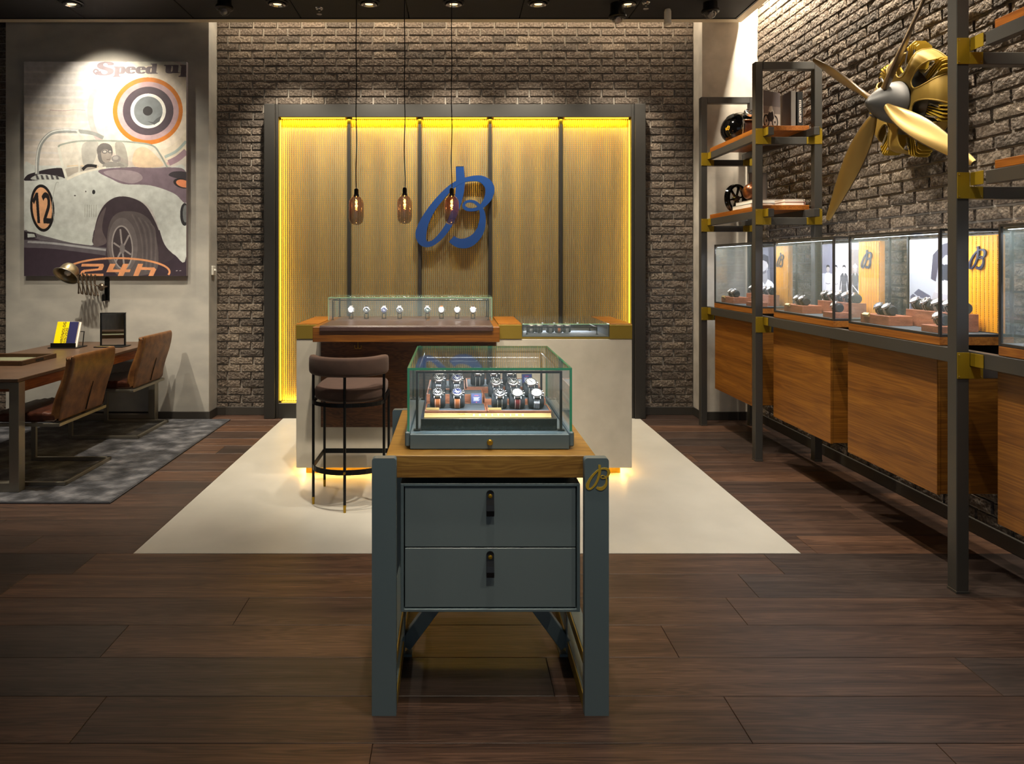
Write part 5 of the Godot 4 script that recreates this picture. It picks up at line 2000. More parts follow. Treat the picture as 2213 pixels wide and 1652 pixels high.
func desk_corner() -> void:
	var st := S()
	var rug := world_thing("rug", "mottled grey rug under the desk and chairs", "rug", V(-3.4, 0, 5.0))
	bx(st, -4.9, -2.085, 0.0008, 0.012, 3.97, 6.08, 0.003)
	put("pile", st, M.rug, rug)
	st = S()
	bx(st, -4.91, -2.078, 0.0008, 0.008, 3.963, 3.9695)
	bx(st, -2.0845, -2.078, 0.0008, 0.008, 3.9695, 6.085)
	put("bound_edge", st, M.rug_edge, rug)
	# desk
	var d := world_thing("desk", "long desk with brown leather top and brushed steel end frames", "desk", V(-3.17, 0.0125, 5.03))
	st = S()
	bx(st, -3.60, -2.737, 0.704, 0.728, 4.115, 6.07, 0.003)
	put("leather_top", st, M.desk_leather, d)
	st = S()
	bx(st, -3.575, -2.760, 0.632, 0.703, 4.19, 5.99, 0.002)
	put("apron", st, M.teak_z, d)
	for dd in [4.125, 6.0]:
		st = S()
		for x in [-3.60, -2.800]:
			bx(st, x, x + 0.062, 0.0125, 0.703, dd, dd + 0.062, 0.002)
		bx(st, -3.538, -2.800, 0.0125, 0.070, dd + 0.004, dd + 0.058, 0.002)
		bx(st, -3.538, -2.800, 0.66, 0.702, dd + 0.004, dd + 0.058, 0.002)
		put("end_frame", st, M.brushed, d)
	# chairs
	var c := make_chair()
	c.name = numbered("leather_chair")
	add_child(c)
	c.position = V(-2.80, 0.0125, 4.535)
	tag(c, "tan leather cantilever chair drawn up to the desk, beside the tray", "chair", "leather chairs at the desk")
	copy(c, V(-2.875, 0.0125, 5.67), 0.0, "tan leather cantilever chair at the end of the desk, beside the table mirror", "leather chairs at the desk")
	# tray
	var t := world_thing("desk_tray", "shallow dark wooden tray with felt bed on the desk", "tray", V(-3.30, 0.7285, 4.75))
	st = S()
	var x0 := -3.50
	var x1 := -3.075
	bx(st, x0, x1, 0.7287, 0.7345, 4.66, 5.02)
	put("felt_bed", st, M.felt_green, t)
	st = S()
	bx(st, x0, x1, 0.7287, 0.762, 4.635, 4.66, 0.002)
	bx(st, x0, x1, 0.7287, 0.762, 5.02, 5.04, 0.002)
	bx(st, x0 - 0.02, x0, 0.7287, 0.762, 4.635, 5.04, 0.002)
	bx(st, x1, x1 + 0.02, 0.7287, 0.762, 4.635, 5.04, 0.002)
	put("wood_rim", st, M.tray_wood, t)
	st = S()
	bx(st, x1 + 0.0195, x1 + 0.0215, 0.738, 0.752, 4.79, 4.88)
	put("grip", st, M.black_matt, t)
	# brochure stand with the catalogue
	var b := thing("brochure_stand", "black brochure stand on the desk beside the mirror", "stand", V(-3.335, 0.7285, 5.66))
	st = S()
	box(st, Vector3(0, 0.004, 0.0), Vector3(0.25, 0.007, 0.16), 0.001)
	put("base", st, M.black_metal, b)
	st = S()
	box(st, Vector3(0, 0.026, 0.066), Vector3(0.215, 0.036, 0.004), 0.001)
	put("front_lip", st, M.black_metal, b)
	st = S()
	for x in [-0.10, 0.10]:
		bar(st, Vector3(x, 0.007, -0.05), Vector3(x, 0.13, -0.075), 0.006, 0.006)
	box(st, Vector3(0, 0.128, -0.075), Vector3(0.206, 0.006, 0.006))
	put("back_rest", st, M.black_metal, b)
	st = S()
	box(st, Vector3(-0.055, 0.0082, 0.045), Vector3(0.12, 0.001, 0.03))
	put("brass_plate", st, M.brass_bright, b)
	var cat := thing("catalogue", "yellow and navy catalogue leaning in the brochure stand", "catalogue", V(-3.345, 0.7365, 5.66))
	var B := Basis(Vector3.RIGHT, -0.33)
	for k in 2:
		st = S()
		box(st, B * Vector3(0.012 * k, 0.112, -0.012 - 0.014 * k) + Vector3(0, 0.001, 0.05), Vector3(0.185, 0.224, 0.012), 0.001, B)
		put("page_block", st, M.paper, cat)
	st = S()
	var q := func(u: float, v: float): return B * Vector3(u, v, -0.0052) + Vector3(0, 0.001, 0.05)
	pic(st, q.call(-0.0925, 0.001), q.call(0.0925, 0.001), q.call(0.0925, 0.223), q.call(-0.0925, 0.223))
	put("cover", st, M.catalogue_print, cat)
	# table mirror
	var m := thing("table_mirror", "upright table mirror in a dark metal frame on the desk", "mirror", V(-2.975, 0.7285, 5.72))
	st = S()
	box(st, Vector3(0, 0.004, 0.01), Vector3(0.25, 0.007, 0.15), 0.001)
	put("base", st, M.black_metal, m)
	st = S()
	var TB := Basis(Vector3.UP, 0.10)
	for s in [-1.0, 1.0]:
		box(st, TB * Vector3(s * 0.099, 0.147, 0), Vector3(0.012, 0.28, 0.020), 0.001, TB)
	box(st, Vector3(0, 0.291, 0), Vector3(0.212, 0.008, 0.022), 0.001, TB)
	box(st, Vector3(0, 0.0115, 0), Vector3(0.19, 0.008, 0.020), 0.001, TB)
	put("frame", st, M.black_metal, m)
	st = S()
	box(st, Vector3(0, 0.151, 0.0), Vector3(0.186, 0.270, 0.006), 0.0, TB)
	put("mirror_glass", st, M.mirror, m)
	st = S()
	box(st, Vector3(-0.05, 0.0085, 0.06), Vector3(0.13, 0.0015, 0.022))
	put("brass_plate", st, M.brass_bright, m)
	# poster
	var p := world_thing("canvas_poster", "large canvas print of a white number 12 racing roadster under a target", "poster", V(-3.22, 1.335, 6.08))
	st = S()
	bx(st, -3.973, -2.475, 1.335, 3.315, 6.058, 6.099, 0.002)
	put("stretcher", st, M.poster_side, p)
	st = S()
	pic(st, V(-3.972, 1.336, 6.0572), V(-2.476, 1.336, 6.0572), V(-2.476, 3.314, 6.0572), V(-3.972, 3.314, 6.0572))
	put("printed_canvas", st, M.poster_print, p)
	wall_lamp()
	# switch on the return of the pier
	var sw := thing("wall_switch", "small white key switch on the lit return of the concrete pier", "switch", V(-2.2825, 1.345, 6.19))
	st = S()
	box(st, Vector3(0.010, 0.04, 0), Vector3(0.018, 0.085, 0.075), 0.003)
	put("plate", st, M.trim_white, sw)
	st = S()
	rod(st, Vector3(0.018, 0.04, 0), Vector3(0.034, 0.04, 0), 0.013, 0.012, 16)
	put("knob", st, M.trim_white, sw)

func wall_lamp() -> void:
	var o := world_thing("scissor_lamp", "aged metal scissor-arm wall lamp with round shade below the poster", "wall lamp", px(231, 610, 6.095))
	var w := px(231, 612, 6.09)
	var st := S()
	var poly := PackedVector2Array()
	for k in 9:
		var a := PI * k / 8
		poly.append(Vector2(0.021 * cos(a), 0.038 + 0.021 * sin(a)))
	poly.append(Vector2(-0.021, -0.16))
	poly.append(Vector2(0.021, -0.16))
	prism(st, poly, 0.010, Transform3D(Basis(), Vector3(w.x, w.y, -6.098)))
	put("wall_plate", st, M.black_metal, o)
	st = S()
	var pv := w + Vector3(-0.02, -0.035, 0.055)
	rod(st, Vector3(w.x, pv.y, -6.09), pv + Vector3(0.01, 0, 0), 0.010)
	lathe(st, [Vector2(0, -0.014), Vector2(0.030, -0.014), Vector2(0.036, -0.006), Vector2(0.036, 0.006), Vector2(0.030, 0.014), Vector2(0, 0.014)], axis(pv, Vector3(-0.5, 0.0, 0.85)), 20)
	put("hinge", st, M.bronze_edge, o)
	st = S()
	box(st, w + Vector3(-0.012, -0.135, 0.03), Vector3(0.024, 0.06, 0.03), 0.003)
	put("cable_box", st, M.black_metal, o)
	# folded scissor bars: two layers of crossing pairs
	var a0 := pv + Vector3(-0.045, 0.02, 0.03)
	var head := px(150, 585, 5.78)
	var step := Vector3(-0.030, 0.006, 0.014)
	st = S()
	rod(st, pv, a0 + Vector3(0, 0.0, 0), 0.006)
	put("arm_rod", st, M.bronze_edge, o)
	for k in 5:
		var c := a0 + step * k
		for s in [-1.0, 1.0]:
			st = S()
			var t := c + Vector3(s * 0.018 - 0.012, 0.095, s * 0.006)
			var bt := c + Vector3(-s * 0.018 + 0.018, -0.105, -s * 0.006)
			var prof := [Vector2(0, 0), Vector2(0.006, 0.002), Vector2(0.0085, 0.012), Vector2(0.0055, 0.03), Vector2(0.005, 0.09), Vector2(0.008, 0.10), Vector2(0.005, 0.112), Vector2(0.005, 0.172), Vector2(0.0085, 0.190), Vector2(0.006, 0.200), Vector2(0, 0.202)]
			lathe(st, prof, axis(bt, t - bt), 10)
			put("scissor_bar", st, M.bronze_edge, o)
		st = S()
		rod(st, c + Vector3(0, 0, -0.016), c + Vector3(0, 0, 0.020), 0.005)
		put("pivot", st, M.brushed, o)
	st = S()
	var e := a0 + step * 4.0 + Vector3(-0.02, 0.0, 0.01)
	tube(st, [e, e + Vector3(-0.03, 0.03, 0.02), head + Vector3(0.062, -0.045, -0.02), head + Vector3(0.05, -0.04, 0.0)], 0.005, 8)
	put("neck", st, M.bronze_edge, o)
	# round shade tipped towards the desk
	var T := axis(head, Vector3(0.15, 0.74, -0.66))
	st = S()
	var prof2 := [Vector2(0.104, -0.062), Vector2(0.100, -0.056), Vector2(0.078, -0.046), Vector2(0.077, -0.010), Vector2(0.072, 0.018), Vector2(0.058, 0.042), Vector2(0.036, 0.056), Vector2(0.014, 0.062), Vector2(0.0, 0.063)]
	lathe(st, prof2, T, 30, true)
	put("shade", st, M.shade_metal, o)
	st = S()
	tube(st, ring_points(T, 0.104, -0.062, 36), 0.0045, 8, true)
	put("rim", st, M.brushed, o)
	st = S()
	lathe(st, [Vector2(0.0, -0.055), Vector2(0.016, -0.050), Vector2(0.027, -0.034), Vector2(0.026, -0.018), Vector2(0.014, 0.006), Vector2(0.012, 0.03), Vector2(0.0, 0.03)], T, 18, true)
	put("bulb", st, M.paper, o)

func ring_points(T: Transform3D, r: float, y: float, n: int) -> Array:
	var out := []
	for k in n:
		var a := TAU * k / n
		out.append(T * Vector3(r * cos(a), y, r * sin(a)))
	return out

# ------------------------------------------------------------------ steel shelving, cabinets, vitrines and the aero engine

func bracket(o: Node, y: float, d: float, mirrored: bool, wing := true) -> void:
	# brass angle: plate across post and cross bar, wing along the beam's end; y = underside of the cross bar
	var st := S()
	var z := d - 0.003
	if not mirrored:
		bx(st, PX0 + 0.001, PX1 + 0.001, y, y + 0.115, z, z + 0.003, 0.001)
		bx(st, PX1 + 0.001, PX1 + 0.060, y, y + 0.053, z, z + 0.003, 0.001)
		if wing:
			bx(st, PX1 + 0.0015, PX1 + 0.0045, y + 0.056, y + 0.114, d - 0.075, d - 0.003, 0.001)
	else:
		bx(st, QX0 - 0.001, QX1 - 0.001, y, y + 0.115, z, z + 0.003, 0.001)
		bx(st, QX0 - 0.060, QX0 - 0.001, y, y + 0.053, z, z + 0.003, 0.001)
		if wing:
			bx(st, QX0 - 0.0045, QX0 - 0.0015, y + 0.056, y + 0.114, d - 0.075, d - 0.003, 0.001)
	var b := put("brass_bracket", st, M.brass_plate, o)
	st = S()
	var xs := [PX0 + 0.009, PX1 + 0.050] if not mirrored else [QX1 - 0.009, QX0 - 0.050]
	for q in [[xs[0], 0.010], [xs[1], 0.010], [xs[0], 0.105]]:
		st = S()
		rod(st, V(q[0], y + q[1], z), V(q[0], y + q[1], z - 0.002), 0.0035, 0.003, 8)
		put("screw", st, M.brass_bright, b)

func shelving() -> void:
	var o := world_thing("steel_shelving", "grey steel ladder-frame shelving with brass brackets along the brick side wall", "shelving", V(2.44, 0, 4.0))
	var st: SurfaceTool
	for f in [[2.881, 3.3, true], [4.81, 2.93, false], [5.87, 2.94, false]]:
		var d: float = f[0]
		var d0 := d - 0.0
		for x in [PX0, QX0]:
			st = S()
			bx(st, x, x + 0.055, 0.0, f[1], d0, d0 + 0.055, 0.0025)
			bx(st, x - 0.001, x + 0.056, 0.0, 0.012, d0 - 0.001, d0 + 0.056, 0.001)
			put("post", st, M.steel, o)
		st = S()
		bx(st, PX1, QX0, f[1] - 0.055, f[1], d0, d0 + 0.055, 0.0025)
		put("top_rail", st, M.steel, o)
		for y in [0.945, 1.735, 2.325]:
			st = S()
			bx(st, PX1, QX0, y, y + 0.053, d0 + 0.001, d0 + 0.054, 0.002)
			put("cross_bar", st, M.steel, o)
			bracket(o, y, d0, false)
			bracket(o, y, d0, true, y > 1.0)
	# beams: counter height right through, two shelf levels in the far bay and the near bay
	for x in [PX1 + 0.006, QX0 - 0.046]:
		st = S()
		bx(st, x, x + 0.040, 0.999, 1.065, 1.2, 5.935, 0.002)
		put("beam", st, M.steel, o)
		for y in [1.789, 2.379]:
			st = S()
			bx(st, x, x + 0.040, y, y + 0.058, 4.735, 5.935, 0.002)
			put("beam", st, M.steel, o)
			st = S()
			bx(st, x, x + 0.040, y, y + 0.058, 1.2, 2.80, 0.002)
			put("beam", st, M.steel, o)
	for y in [1.848, 2.438]:
		st = S()
		bx(st, PX1 + 0.012, QX0 - 0.005, y, y + 0.037, 4.875, 5.84, 0.002)
		put("shelf_board", st, M.shelf_wood, o)
		st = S()
		bx(st, PX1 + 0.012, QX0 - 0.005, y, y + 0.037, 1.2, 2.76, 0.002)
		put("shelf_board", st, M.shelf_wood, o)

	# hanging cabinets
	var cg := "teak cabinets hung below the shelving beam"
	var cabs := [[5.095, 5.81, "teak cabinet hung in the far bay beside the corner column"], [4.024, 4.744, "teak cabinet hung under the vitrine with the group photograph"], [3.134, 3.847, "teak cabinet hung under the vitrine with the pilot photograph"], [2.06, 2.785, "teak cabinet hung in the bay past the thick dark post"]]
	for i in 4:
		var c = cabs[i]
		var k := world_thing("hanging_cabinet", c[2], "cabinet", V(2.44, 0.346, (c[0] + c[1]) / 2), cg)
		st = S()
		bx(st, 2.318, 2.60, 0.348, 0.996, c[0] + 0.004, c[1] - 0.004, 0.002)
		put("body", st, M["teak_door_%d" % i], k)
		st = S()
		bx(st, 2.300, 2.3175, 0.346, 0.996, c[0], c[1], 0.0015)
		put("door", st, M["teak_door_%d" % i], k)
		st = S()
		bx(st, 2.33, 2.56, 0.9965, 0.9985, c[0] + 0.05, c[1] - 0.05)
		put("hanger", st, M.black_metal, k)

	var vits := [[5.02, 5.751, "photo_shirt", 0.55, "glass vitrine in the far bay with a photograph of a man in a white shirt", "the far vitrine with the white-shirt photograph"],
		[3.94, 4.678, "photo_group", 0.60, "glass vitrine with a photograph of people in work clothes", "the vitrine with the group photograph"],
		[3.076, 3.79, "photo_pilot", 0.60, "glass vitrine with a photograph of a pilot holding an oxygen mask", "the vitrine with the pilot photograph"],
		[2.00, 2.745, "photo_shirt", 0.55, "glass vitrine past the thick dark post, standing on the shelving beam", ""]]
	for i in 4:
		vitrine(vits[i][0], vits[i][1], vits[i][2], vits[i][4], vits[i][5], i)

func vitrine(d0: float, d1: float, photo: String, label: String, where: String, index: int) -> void:
	var short: String = ["white-shirt photo vitrine", "group photo vitrine", "pilot photo vitrine", ""][index]
	var x0 := 2.27
	var x1 := 2.618
	var o := world_thing("wall_vitrine", label, "vitrine", V(2.44, 1.066, (d0 + d1) / 2), "glass vitrines on the shelving beam")
	var st := S()
	bx(st, x0, x1, 1.0665, 1.106, d0, d1, 0.002)
	put("wood_base", st, M.vitrine_wood, o)
	st = S()
	bx(st, x0 + 0.01, x1 - 0.01, 1.1065, 1.118, d0 + 0.01, d1 - 0.01)
	put("felt_floor", st, M.felt, o)
	var y0 := 1.1065
	var y1 := 1.615
	var w := 0.012
	st = S()
	for x in [x0, x1 - w]:
		for d in [d0, d1 - w]:
			bx(st, x, x + w, y0, y1, d, d + w, 0.001)
		bx(st, x, x + w, y1 - w, y1, d0 + w, d1 - w, 0.001)
		bx(st, x, x + w, y0, y0 + w, d0 + w, d1 - w, 0.001)
	for d in [d0, d1 - w]:
		bx(st, x0 + w, x1 - w, y1 - w, y1, d, d + w, 0.001)
		bx(st, x0 + w, x1 - w, y0, y0 + w, d, d + w, 0.001)
	put("metal_frame", st, M.vitrine_frame, o)
	st = S()
	bx(st, x0 + 0.004, x0 + 0.008, y0 + w, y1 - w, d0 + w, d1 - w)
	put("front_pane", st, M.glass, o)
	for d in [d0 + 0.004, d1 - 0.008]:
		st = S()
		bx(st, x0 + w, x1 - w, y0 + w, y1 - w, d, d + 0.004)
		put("side_pane", st, M.glass, o)
	st = S()
	bx(st, x0 + w, x1 - w, y1 - 0.008, y1 - 0.004, d0 + w, d1 - w)
	put("top_pane", st, M.glass, o)
	# lamp rail inside the top, front and rear
	st = S()
	bx(st, x0 + 0.014, x0 + 0.024, y1 - 0.022, y1 - 0.014, d0 + 0.02, d1 - 0.02)
	put("lamp_rail", st, M.vitrine_frame, o)
	st = S()
	bx(st, x0 + 0.016, x0 + 0.022, y1 - 0.0245, y1 - 0.0225, d0 + 0.03, d1 - 0.03)
	put("led_strip", st, M.led_white, o)
	area("vitrine_light", V(x0 + 0.019, y1 - 0.027, (d0 + d1) / 2), Vector3(0.55, -1, 0), Vector3(0, 0, 1), d1 - d0 - 0.08, 0.008, VITRINE, Color(0.93, 0.96, 1.0))
	# back panels: photograph in the far part, yellow mesh with the emblem in the near part
	var split := d0 + 0.225
	var bxk := 2.588
	st = S()
	bx(st, bxk, bxk + 0.012, y0 + 0.014, y1 - 0.03, split, d1 - 0.05, 0.001)
	put("photo_board", st, M.trim_white, o)
	st = S()
	pic(st, V(bxk - 0.001, y0 + 0.014, d1 - 0.051), V(bxk - 0.001, y0 + 0.014, split), V(bxk - 0.001, y1 - 0.03, split), V(bxk - 0.001, y1 - 0.03, d1 - 0.051))
	put("photograph", st, M[photo], o)
	var n0 := d0 + 0.014
	st = S()
	bx(st, bxk - 0.030, bxk, y1 - 0.034, y1 - 0.028, n0, split - 0.002)
	bx(st, bxk - 0.030, bxk, y0 + 0.014, y0 + 0.020, n0, split - 0.002)
	bx(st, bxk - 0.030, bxk, y0 + 0.020, y1 - 0.034, split - 0.006, split - 0.002)
	bx(st, bxk - 0.030, bxk, y0 + 0.020, y1 - 0.034, n0, n0 + 0.003)
	put("panel_frame", st, M.mesh_yellow, o)
	st = S()
	var T := Transform3D(Basis(Vector3(0, 0, 1), Vector3.UP, Vector3(-1, 0, 0)), Vector3(bxk - 0.0285, 0, 0))
	mesh_sheet(st, -(split - 0.006), -(n0 + 0.004), y0 + 0.016, y1 - 0.03, 0.004, 0.0250, 0.0205, 0.0092, 0.0064, T)
	var ms := put("mesh_sheet", st, M.mesh_yellow, o)
	ms.set_meta("kind", "stuff")
	st = S()
	emblem(st, 0.115, 0.006, Transform3D(T.basis, Vector3(bxk - 0.037, 1.478, -(n0 + split) * 0.5 - 0.01)))
	put("emblem", st, M.navy, o, "navy script capital on the yellow mesh")
	if index == 3:
		return
	# walnut boxes with watches
	var boxes := [[2.300, 2.430, d0 + 0.41, d0 + 0.65, 1.170, 2, "low walnut box with a brass tag in " + where], [2.440, 2.525, d0 + 0.09, d0 + 0.48, 1.205, 5, "long walnut box at the back of " + where], [2.296, 2.405, d0 + 0.03, d0 + 0.16, 1.152, 1, "small walnut box at the near end of " + where]]
	boxes[2][6] = "small single walnut box in " + where
	var dials := ["white", "white", "white", "blue", "white", "white", "white", "black"]
	var straps := ["black", "black", "steel", "black", "brown", "black", "steel", "black"]
	var q := 0
	for k in 3:
		var e = boxes[k]
		var b := world_thing("walnut_box", e[6], "display block", V((e[0] + e[1]) / 2, 1.1185, (e[2] + e[3]) / 2), "walnut display boxes in the vitrines")
		st = S()
		bx(st, e[0], e[1], 1.1185, e[4], e[2], e[3], 0.0015)
		put("block", st, M.walnut_box, b)
		if k == 0:
			st = S()
			box(st, V(e[0] - 0.004, e[4] - 0.004, e[3] - 0.06), Vector3(0.018, 0.016, 0.05), 0.001, Basis(Vector3.BACK, 0.7))
			put("brass_tag", st, M.brass_bright, b)
		var nn: int = e[5]
		for j in nn:
			var d: float = lerpf(e[2], e[3], (j + 0.5) / nn)
			if k == 0:
				d = e[2] + 0.055 + j * 0.065
			var dl: String = dials[(q + index) % 8]
			var sl: String = straps[(q + index) % 8]
			var lab: String = "%s-dial wristwatch on %s %s, %s, %s" % [dl, sl, "bracelet" if sl == "steel" else "strap", ["low tagged box", "long back box", "small single box"][k], short]
			place_watch(cushion_watch("cushion_wristwatch", dials[(q + index) % 8], straps[(q + index) % 8], 0.80), V((e[0] + e[1]) / 2 + (0.0 if k else -0.02), e[4] - 0.002, d), -PI / 2, lab, "wristwatches in the wall vitrines")
			q += 1


# ------------------------------------------------------------------ things on the shelves
func shelf_things() -> void:
	var st: SurfaceTool
	var ty := 2.4755
	# open-face helmet with goggles
	var h := thing("helmet", "glossy black open-face helmet with goggles on the upper shelf", "helmet", V(2.43, ty, 5.62), 0.62)
	h.scale = Vector3(1.1, 1.08, 1.1)
	st = S()
	var R := 0.128
	var rows := []
	for i in 15:
		var v := lerpf(-0.78, PI / 2, i / 14.0)
		var row := []
		for j in 40:
			var a := TAU * j / 40.0
			var r := R * cos(v) * (1.0 if v > 0 else 1.0 - 0.10 * v * v)
			row.append(Vector3(r * cos(a) * 0.94, 0.115 + R * 1.02 * sin(v), r * sin(a) * 1.10))
		rows.append(row)
	# the shell without the face opening (opening towards +z)
	var open := func(i: int, j: int) -> bool:
		var a := TAU * (j + 0.5) / 40.0
		var v := lerpf(-0.78, PI / 2, (i + 0.5) / 14.0)
		return absf(wrapf(a - PI / 2, -PI, PI)) < 0.86 and v < 0.36
	for i in 14:
		for j in 40:
			if not open.call(i, j):
				var jn := (j + 1) % 40
				for id in [[i, j], [i, jn], [i + 1, jn], [i, j], [i + 1, jn], [i + 1, j]]:
					var p: Vector3 = rows[id[0]][id[1]]
					st.set_normal((p - Vector3(0, 0.115, 0)).normalized())
					st.add_vertex(p)
	put("shell", st, M.black_gloss, h)
	st = S()
	var inner := []
	for row in rows:
		var rr := []
		for p in row:
			rr.append(Vector3(0, 0.115, -0.008) + (p - Vector3(0, 0.115, 0)) * Vector3(0.90, 0.93, 0.86))
		inner.append(rr)
	skin(st, inner, true)
	put("lining", st, M.leather_dark, h, "brown leather lining")
	st = S()
	var edge := []
	for k in 25:
		var t := k / 24.0
		var a := PI / 2 + lerpf(-0.88, 0.88, t)
		var v := 0.38
		edge.append(Vector3(R * cos(v) * cos(a) * 0.955, 0.115 + R * 1.03 * sin(v), R * cos(v) * sin(a) * 1.115))
	for s in [0, 1]:
		var a := PI / 2 + (-0.88 if s == 0 else 0.88)
		var col := []
		for k in 9:
			var v := lerpf(0.34, -0.78, (k + 0.5) / 9.0)
			var r := R * cos(v) * (1.0 if v > 0 else 1.0 - 0.10 * v * v)
			col.append(Vector3(r * cos(a) * 0.955, 0.115 + R * 1.02 * sin(v), r * sin(a) * 1.115))
		if s == 0:
			col.reverse()
			edge = col + edge
		else:
			edge = edge + col
	tube(st, edge, 0.005, 8)
	put("edge_trim", st, M.chrome, h)
	var gl := []
	for s in [-1.0, 1.0]:
		st = S()
		var c := Vector3(s * 0.045, 0.215, 0.108)
		var T := axis(c, Vector3(s * 0.35, 0.62, 0.75))
		lathe(st, [Vector2(0, -0.01), Vector2(0.036, -0.01), Vector2(0.040, 0.0), Vector2(0.037, 0.016), Vector2(0.031, 0.018), Vector2(0.029, 0.008), Vector2(0, 0.008)], T, 20)
		var g := put("goggle", st, M.chrome, h, "chrome goggle")
		st = S()
		lathe(st, [Vector2(0, 0.010), Vector2(0.029, 0.010), Vector2(0.020, 0.016), Vector2(0, 0.018)], T, 20, true)
		put("lens", st, M.dome_glass, g)
	st = S()
	var strap := []
	for k in 21:
		var a := lerpf(-0.1, PI + 0.1, k / 20.0)
		strap.append(Vector3(0.118 * cos(a), 0.205 - 0.02 * sin(a), -0.105 * sin(a) + 0.02))
	for k in 20:
		bar(st, strap[k], strap[k + 1], 0.004, 0.024)
	put("goggle_strap", st, M.strap_black, h)
	st = S()
	emblem(st, 0.035, 0.002, Transform3D(Basis(Vector3(0, 0, 1), Vector3.UP, Vector3(-1, 0, 0)), Vector3(-0.119, 0.115, -0.02)))
	put("badge", st, M.yellow, h)
	# books on the upper shelf
	book(V(2.405, ty, 5.02), Vector3(0.20, 0.285, 0.035), M.paper, "large picture book with a motorcycle jacket standing on the upper shelf", M.jacket_print, 0.5)
	book(V(2.535, ty, 5.02), Vector3(0.035, 0.27, 0.20), M.grey_cloth, "slim grey book standing on the upper shelf between the jacket and the black spine", null, 0.0)
	book(V(2.585, ty, 5.02), Vector3(0.042, 0.262, 0.20), M.black_matt, "black book lettered along its spine on the upper shelf", null, 0.0, "STREAMLINED")
	# lower shelf: wheel, copper ball, flat books, framed picture
	var ly := 1.8855
	var w := thing("spoked_wheel", "black cast spoked wheel leaning on the lower shelf", "wheel", V(2.405, ly + 0.122, 5.62), 0.48)
	st = S()
	var Tz := Transform3D(Basis(Vector3(1, 0, 0), Vector3(0, 0, 1), Vector3(0, -1, 0)), Vector3.ZERO)
	lathe(st, [Vector2(0.100, -0.022), Vector2(0.120, -0.022), Vector2(0.122, -0.014), Vector2(0.117, 0.0), Vector2(0.122, 0.014), Vector2(0.120, 0.022), Vector2(0.100, 0.022), Vector2(0.096, 0.0), Vector2(0.100, -0.022)], Tz, 36)
	put("rim", st, M.black_gloss, w)
	for k in 6:
		st = S()
		var a := TAU * k / 6 + 0.2
		bar(st, Vector3(cos(a), sin(a), 0) * 0.018, Vector3(cos(a), sin(a), 0) * 0.100, 0.014, 0.018, Vector3.BACK, 0.002)
		put("spoke", st, M.black_gloss, w)
	st = S()
	lathe(st, [Vector2(0, -0.028), Vector2(0.018, -0.028), Vector2(0.026, -0.012), Vector2(0.026, 0.012), Vector2(0.018, 0.028), Vector2(0, 0.028)], Tz, 20)
	put("hub", st, M.graphite, w)
	book(V(2.44, ly, 5.255), Vector3(0.30, 0.034, 0.34), M.book_pale, "pale blue book lying on the lower shelf", null, 0.0, "", true)
	book(V(2.445, ly + 0.035, 5.255), Vector3(0.27, 0.030, 0.31), M.book_grey, "grey book lying on the pale blue book", null, 0.0, "", true)
	var bl := thing("copper_ball", "hammered copper ball resting on the flat books", "ball", V(2.350, ly + 0.0655, 5.20))
	st = S()
	var prof := [Vector2(0.0, 0.0)]
	for k in 13:
		var a := lerpf(-1.35, PI / 2, k / 12.0)
		prof.append(Vector2(0.070 * cos(a), 0.068 + 0.070 * sin(a)))
	lathe(st, prof, Transform3D(), 32, true)
	put("ball", st, M.copper, bl)
	st = S()
	lathe(st, [Vector2(0.0, 0.137), Vector2(0.012, 0.137), Vector2(0.010, 0.145), Vector2(0, 0.147)], Transform3D(), 14)
	put("knob", st, M.copper, bl)
	var fr := thing("picture_frame", "thin framed picture standing on the flat books of the lower shelf", "picture frame", V(2.468, ly + 0.0655, 5.36))
	st = S()
	box(st, Vector3(0, 0.12, 0), Vector3(0.15, 0.24, 0.014), 0.001)
	put("frame", st, M.grey_cloth, fr)
	st = S()
	box(st, Vector3(0, 0.12, 0.0065), Vector3(0.13, 0.22, 0.003))
	put("picture", st, M.book_grey, fr)
	book(V(2.54, ly, 4.985), Vector3(0.15, 0.028, 0.16), M.book_rose, "pink-edged book lying on the lower shelf next to the steel post", null, 0.0, "", true)
	book(V(2.54, ly + 0.029, 4.99), Vector3(0.15, 0.018, 0.16), M.paper, "thin cream book on top of the pink-edged one", null, 0.0, "", true)

